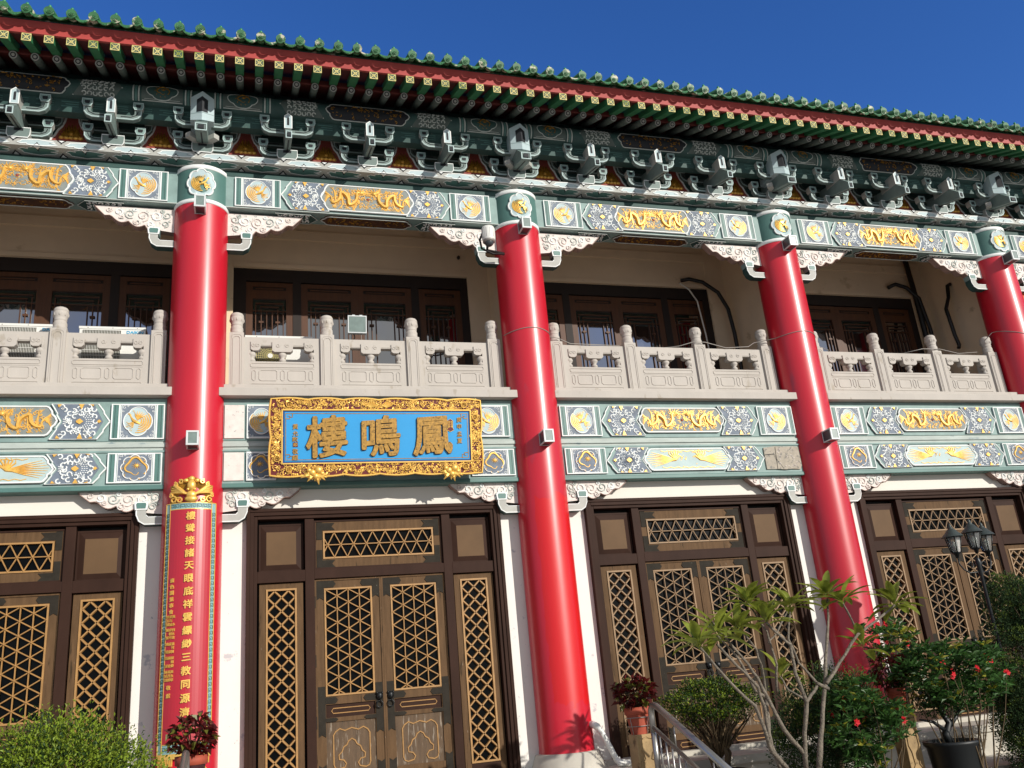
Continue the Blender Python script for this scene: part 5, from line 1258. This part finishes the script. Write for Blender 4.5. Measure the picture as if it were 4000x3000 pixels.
# ---- topiary shrub on thin trunks, in a dish
t = thing('topiary_shrub', 'flat-topped shrub on bare twisted stems in front of the doors right of the second column', 'shrub', (5.99, -1.15, -.60))
mb = MB(); mb.lathe([(.18, 0), (.24, .03), (.28, .24), (.30, .29), (.27, .29), (.25, .24), (0, .24)], 'black_pot', seg=28); obj('pot', mb, t)
mb = bush_foliage((0, 0, 1.06), (.64, .42, .27), 8500, .036, ('bush_leaf_dark', 'bush_leaf'), 13, .30, .22); obj('foliage', mb, t)
mb = twigs((0, 0, .42), (0, 0, .98), (.58, .38, .30), 70, 14, .016, low=.25)
for q in ((-.06, .0), (.07, .02), (.02, -.05)): mb.tube([(q[0], q[1], .24), (q[0]*2.2, q[1]*2, .46), (q[0]*1.2, q[1], .62), (q[0]*3.5, q[1]*3, .84)], [.030, .026, .022, .012], 'twig', 7)
obj('branches', mb, t)
# ---- frangipani
t = thing('frangipani_tree', 'young frangipani tree with bare grey forked branches and tufts of long leaves', 'tree', (5.5, -3.5, -.92))
BR = [
([(5.603,-3.5,-.118),(5.62,-3.55,.187),(5.67,-3.6,.451),(5.571,-3.65,.715),(5.54,-3.7,.975),(5.401,-3.75,1.073),(5.266,-3.8,1.186)],.045,.02),
([(5.803,-3.4,-.145),(5.955,-3.36,.227),(6.09,-3.32,.558),(6.223,-3.28,.92),(6.346,-3.24,1.232),(6.404,-3.2,1.403)],.05,.018),
([(5.736,-3.5,.446),(5.861,-3.46,.527),(5.943,-3.42,.599),(5.805,-3.38,.801),(5.766,-3.34,1.03),(5.868,-3.3,1.289)],.03,.018),
([(6.061,-3.4,.59),(6.304,-3.325,.765),(6.647,-3.25,1.025),(6.965,-3.175,1.146),(7.29,-3.1,1.291)],.035,.02),
([(6.684,-3.2,1.026),(6.554,-3.3,1.213),(6.426,-3.4,1.362)],.02,.016),
([(5.923,-3.45,.6),(6.07,-3.4,.54)],.03,.03),
([(5.625,-3.5,-.02),(5.408,-3.567,.223),(5.248,-3.633,.517),(5.139,-3.7,.703),(4.978,-3.767,.891),(4.786,-3.833,1.094),(4.652,-3.9,1.217)],.04,.018),
([(5.719,-3.5,.478),(5.594,-3.45,.566),(5.56,-3.4,.694)],.02,.015),
([(5.269,-3.6,-.077),(5.152,-3.7,.164),(5.098,-3.8,.457),(5.005,-3.9,.636),(4.778,-4.0,.823),(4.558,-4.1,1.019)],.035,.02),
([(5.341,-3.6,-.085),(5.154,-3.7,.079),(5.069,-3.8,.218),(4.943,-3.9,.484),(4.702,-4.0,.673),(4.511,-4.1,.839),(4.34,-4.2,1.0)],.04,.016),
([(5.254,-3.6,.517),(5.067,-3.733,.605),(4.871,-3.867,.894),(4.629,-4.0,1.093)],.03,.016),
([(5.435,-3.5,.563),(5.444,-3.567,.805),(5.357,-3.633,1.116),(5.168,-3.7,1.372)],.025,.016),
([(5.321,-3.5,.543),(5.264,-3.6,.741),(5.175,-3.7,.955),(4.961,-3.8,1.16)],.02,.014),
([(5.284,-3.55,.515),(5.242,-3.575,.297),(5.214,-3.6,.069)],.035,.04),
([(5.436,-3.5,1.011),(5.565,-3.433,1.07),(5.736,-3.367,1.226),(5.832,-3.3,1.292)],.016,.014),
([(5.603,-3.5,-.118),(5.58,-3.5,-.5),(5.5,-3.5,-.92)],.046,.08), ([(5.803,-3.4,-.145),(5.68,-3.45,-.55),(5.52,-3.5,-.92)],.05,.07), ([(5.269,-3.6,-.077),(5.36,-3.56,-.5),(5.48,-3.5,-.92)],.04,.06), ([(5.341,-3.6,-.085),(5.37,-3.56,-.5),(5.48,-3.5,-.92)],.042,.06)]
mb = MB(); tr = random.Random(8)
for pts, r0, r1 in BR:
    n = len(pts); P_ = []; Rr = []
    for i in range(n-1):
        a_, b2 = Vector(pts[i]), Vector(pts[i+1])
        for k in range(3): P_.append(tuple(a_.lerp(b2, k/3)+(rv(tr)*.006 if k else Vector((0, 0, 0)))-Vector((5.5, -3.5, -.92)))); Rr.append((r0+(r1-r0)*(i+k/3)/(n-1))*.52*tr.uniform(.88, 1.15))
    P_.append(tuple(Vector(pts[-1])-Vector((5.5, -3.5, -.92)))); Rr.append(r1*.6); mb.tube(P_, Rr, 'bark', 9)
obj('trunk', mb, t)
TIPS = [((6.412, -3.2, 1.437), 1.1), ((7.295, -3.1, 1.309), 1.15), ((5.882, -3.3, 1.355), .95), ((6.43, -3.4, 1.379), .9), ((5.171, -3.7, 1.387), 1.0), ((4.634, -4.0, 1.122), 1.15), ((4.329, -4.2, 1.029), .9), ((5.265, -3.8, 1.2), .8), ((4.964, -3.8, 1.175), .85), ((6.716, -3.2, .906), .5), ((5.56, -3.4, .7), .4)]
mb = MB(); tr = random.Random(12)
def big_leaf(mb, p, az, el, L, W):
    d = Vector((cos(az)*cos(el), sin(az)*cos(el), sin(el))); s_ = Vector((-sin(az), cos(az), 0)); n = 8; ctr = []; x = p.copy(); e = el
    vs = []; fs = []
    for i in range(n+1):
        t_ = i/n; wv = W*.5*sin(pi*min(1, max(0, (t_-.12)/.88))**.85)**.8 if t_ > .12 else W*.04
        if i == n: wv = 0
        dd = Vector((cos(az)*cos(e), sin(az)*cos(e), sin(e))); nn = s_.cross(dd)
        vs += [tuple(x+s_*wv+nn*wv*-.35), tuple(x), tuple(x-s_*wv+nn*wv*-.35)]
        x = x+dd*L/n; e -= .10
    for i in range(n):
        fs += [(3*i, 3*i+1, 3*i+4, 3*i+3), (3*i+1, 3*i+2, 3*i+5, 3*i+4)]
    mb.add(vs, fs, 'frangi_leaf', True)
for (p, s_) in TIPS:
    m_ = int(13*s_)+4
    for i in range(m_):
        az = i*2.4+tr.uniform(-.3, .3); el = tr.uniform(-.1, 1.35)
        big_leaf(mb, Vector(p)-Vector((5.5, -3.5, -.92))-Vector((0, 0, .05*tr.random())), az, el, tr.uniform(.24, .37)*(.8+.2*s_), tr.uniform(.078, .105))
obj('leaves', mb, t)
# ---- red-flowered shrubs
def jatropha(loc, label, c, rad, n, seed, nst, nfl):
    t = thing('flowering_shrub', label, 'shrub', loc, 'red-flowered shrubs')
    r = random.Random(seed); st = MB(); fo = MB(); flw = []
    for i in range(nst):
        v = rv(r); e = Vector(c)+Vector((v.x*rad[0]*.9, v.y*rad[1]*.9, abs(v.z)*rad[2]*.8-rad[2]*.2)); b_0 = Vector((r.uniform(-.12, .12), r.uniform(-.1, .1), 0)); mid = b_0.lerp(e, .5)+rv(r)*.07
        pts = [b_0, b_0.lerp(mid, .5)+rv(r)*.02, mid, mid.lerp(e, .5)+rv(r)*.04, e]; st.tube([tuple(p) for p in pts], [.011, .010, .008, .005, .003], 'twig', 6)
        if len(flw) < nfl: flw.append(e+Vector((0, 0, .02)))
    k = 0
    while k < n:
        v = rv(r); q = r.uniform(.1, 1)**.4; cp = Vector(c)+Vector((v.x*rad[0]*q, v.y*rad[1]*q, v.z*rad[2]*q)); k += 6
        if sin(cp.x*9+seed)*sin(cp.z*11+seed*2) > .25: continue
        a0 = r.uniform(0, 6); m_ = 'jat_leaf' if r.random() < .93 else 'jat_leaf_yellow'
        for j in range(6):
            a_ = a0+j*1.05; d = Vector((cos(a_), sin(a_), r.uniform(-.3, 1.1))); leaf(fo, cp+d*.01, d, Vector((0, -.5, .7))+rv(r)*.8, r.uniform(.07, .12), r.uniform(.028, .042), m_, .18)
    obj('stems', st, t); obj('foliage', fo, t)
    for p in flw:
        fm = MB()
        for q in range(3):
            cq = rv(r)*.018
            for j in range(5): a_ = j*1.2566+q; leaf(fm, cq, Vector((cos(a_), -.2, sin(a_))), Vector((0, -1, 0)), .034, .026, 'flower_red')
            fm.ball(tuple(cq), .007, 'flower_red', 6, 4)
        obj('flower', fm, t, tuple(p))
jatropha((6.85, -2.8, -.92), 'leafy green shrub with scattered red flowers left of the tall stone post', (0, 0, 1.05), (.46, .40, .46), 2300, 31, 13, 8)
jatropha((8.35, -2.5, -.92), 'wide red-flowered shrub in front of the rightmost doors beside the dark conifer', (0, 0, 1.43), (.74, .45, .40), 3600, 32, 15, 11)
jatropha((7.95, -2.05, -.92), 'tall thin sprays of red-flowered shrub against the third column', (0, 0, 1.85), (.38, .28, .36), 620, 33, 14, 6)
# ---- conifers
def conifer(loc, label, blobs, n, seed, trunk_h):
    t = thing('conifer', label, 'tree', loc, 'dark junipers in the border'); r = random.Random(seed); mb = MB()
    vol = [b2[1][0]*b2[1][2] for b2 in blobs]; tot = sum(vol)
    for (c, rad), vv in zip(blobs, vol):
        for i in range(max(8, int(n/60*vv/tot))):
            v = rv(r); k = 1+.13*sin(v.x*7+seed)*sin(v.z*8); q = r.uniform(.35, 1)**.5*k; cs = r.uniform(.05, .11)
            cc_ = Vector(c)+Vector((v.x*rad[0]*q, v.y*rad[1]*q, v.z*rad[2]*q)); tip = r.random() < .35
            for j in range(60):
                u = rv(r)*r.uniform(.4, 1)**.5; p = cc_+Vector((u.x*cs, u.y*cs, u.z*cs*1.2))
                d = u*.9+Vector((0, 0, .5))+v*.4+rv(r)*.4; leaf(mb, p, d, rv(r), r.uniform(.018, .036), r.uniform(.010, .018), 'conifer_tip' if (tip and u.z > .1) else 'conifer')
    obj('foliage', mb, t); mb = MB(); mb.tube([(0, 0, 0), (.02, 0, trunk_h*.6), (0, 0, trunk_h)], [.06, .045, .02], 'twig', 8)
    for i in range(22): a_ = r.uniform(0, 6.28); z = trunk_h*r.uniform(.25, .95); L = .32*(1.2-z/trunk_h*.5); mb.tube([(0, 0, z), (L*.5*cos(a_), L*.5*sin(a_), z+.08), (L*cos(a_), L*sin(a_), z+.25)], [.018, .012, .005], 'twig', 5)
    obj('trunk', mb, t)
conifer((10.1, -2.0, -.92), 'tall dark green conifer at the right edge beside the street lamp', [((0, 0, 1.2), (.72, .5, 1.0)), ((-.12, 0, 2.15), (.36, .34, .40)), ((.35, .0, 2.0), (.5, .4, .5)), ((-.35, -.1, .7), (.5, .4, .6))], 100000, 41, 2.3)
conifer((6.85, -2.2, -.92), 'dark spreading juniper behind the frangipani at the foot of the third column', [((0, 0, 1.0), (.62, .35, .55)), ((.35, 0, 1.25), (.30, .28, .38)), ((-.35, 0, .9), (.4, .3, .42)), ((.05, 0, 1.35), (.2, .2, .28))], 30000, 42, 1.4)
# ---- bonsai in a black bowl
t = thing('bonsai', 'dark twisted dwarf tree in a wide black bowl beneath the flowering shrub', 'bonsai', (8.21, -2.4, -.92))
mb = MB(); mb.lathe([(.17, 0), (.17, .22), (.13, .26), (.18, .30), (.25, .45), (.27, .68), (.30, .72), (.30, .75), (.26, .75), (.25, .70), (0, .70)], 'black_pot', seg=32); obj('pot', mb, t)
mb = MB(); mb.tube([(0, 0, .70), (-.05, 0, .82), (.03, 0, .93), (-.02, .02, 1.05), (-.08, 0, 1.2)], [.05, .045, .035, .03, .015], 'black_pot', 8); mb.tube([(.03, 0, .9), (.14, 0, .98), (.24, 0, 1.1)], [.03, .02, .012], 'black_pot', 7); mb.tube([(-.03, 0, .85), (-.18, 0, .96), (-.35, 0, 1.0)], [.025, .018, .01], 'black_pot', 7); obj('trunk', mb, t)
obj('foliage', bush_foliage((-.05, 0, 1.12), (.36, .28, .14), 900, .03, ('conifer', 'bush_leaf_dark'), 9, .2), t)
# ---- street lamp
t = thing('street_lamp', 'black cast iron street lamp with three glazed lanterns before the rightmost doors', 'street lamp', (9.6, -2.0, -.92))
mb = MB(); mb.lathe([(.11, 0), (.10, .1), (.055, .16), (.045, .4), (.030, .9), (.034, 1.0), (.028, 1.05), (.022, 2.55), (.035, 2.60), (.028, 2.68), (.04, 2.72), (.02, 2.78)], 'black_iron', seg=16); obj('pole', mb, t)
def lantern(x, y, z):
    o = bpy.data.objects.new('lantern', None); COL.objects.link(o); o.parent = t; o.location = (x, y, z)
    mb = MB()
    for k in range(6):
        a_ = k*pi/3; b2 = a_+pi/3; mb.tube([(.058*cos(a_), .058*sin(a_), 0), (.098*cos(a_), .098*sin(a_), .20)], .007, 'black_iron', 5)
    mb.lathe([(.0, -.07), (.02, -.06), (.03, -.02), (.062, 0), (.062, .012), (.02, .012)], 'black_iron', seg=12); mb.lathe([(.105, .195), (.105, .212), (.09, .212)], 'black_iron', seg=6, smooth=False)
    return o, mb
mbf = lantern_frame = None
spots = [(0.02, 0, 2.90), (-.255, .05, 2.86), (.245, .05, 2.86)]
hood = MB(); hood.lathe([(.135, .205), (.12, .225), (.08, .262), (.05, .30), (.03, .315), (.032, .325), (.018, .335), (.02, .35), (.008, .375), (0, .39)], 'lamp_hood', seg=20); me_hood = hood.mesh('hood')
gl_ = MB(); gl_.lathe([(.056, .012), (.095, .195)], 'lantern_glass', seg=6, smooth=False); me_lg = gl_.mesh('glass')
bl = MB(); bl.lathe([(.0, .02), (.018, .03), (.02, .10), (.026, .12), (.016, .15), (0, .155)], 'bulb', seg=10); me_bl = bl.mesh('bulb')
for i, (x, y, z) in enumerate(spots):
    o, mb = lantern(x, y, z); bpy.data.objects.remove(o)
    o = obj('lantern', mb, t, (x, y, z)); obj('hood', me_hood, o); obj('glass', me_lg, o); obj('bulb', me_bl, o)
for sg in (-1, 1):
    mb = MB(); mb.tube([(0, 0, 2.62), (sg*.06, .01, 2.60), (sg*.14, .03, 2.60), (sg*.21, .04, 2.65), (sg*.25, .05, 2.72), (sg*.25, .05, 2.80)], .010, 'black_iron', 8)
    mb.tube([(sg*(.10+.035*cos(a_)), .02, 2.70+.035*sin(a_)) for a_ in [i*.5 for i in range(11)]], .006, 'black_iron', 6); obj('arm', mb, t)
# ---- neighbouring gateway glimpsed beyond the last column
t = thing('neighbouring_building', 'orange wall with stepped grey stone cornice beyond the rightmost column', 'building', (14.72, .6, -.2))
mb = MB(); mb.box(-.15, 2.5, .0, .9, 0, 7.5, 'orange_wall'); obj('wall', mb, t)
mb = MB(); mb.box(-.22, 2.6, -.06, .95, 7.45, 7.62, 'granite'); mb.box(-.5, 2.8, -.25, .95, 7.62, 7.95, 'granite'); mb.box(-.38, 2.6, -.1, .95, 7.95, 8.2, 'granite'); obj('cornice', mb, t)
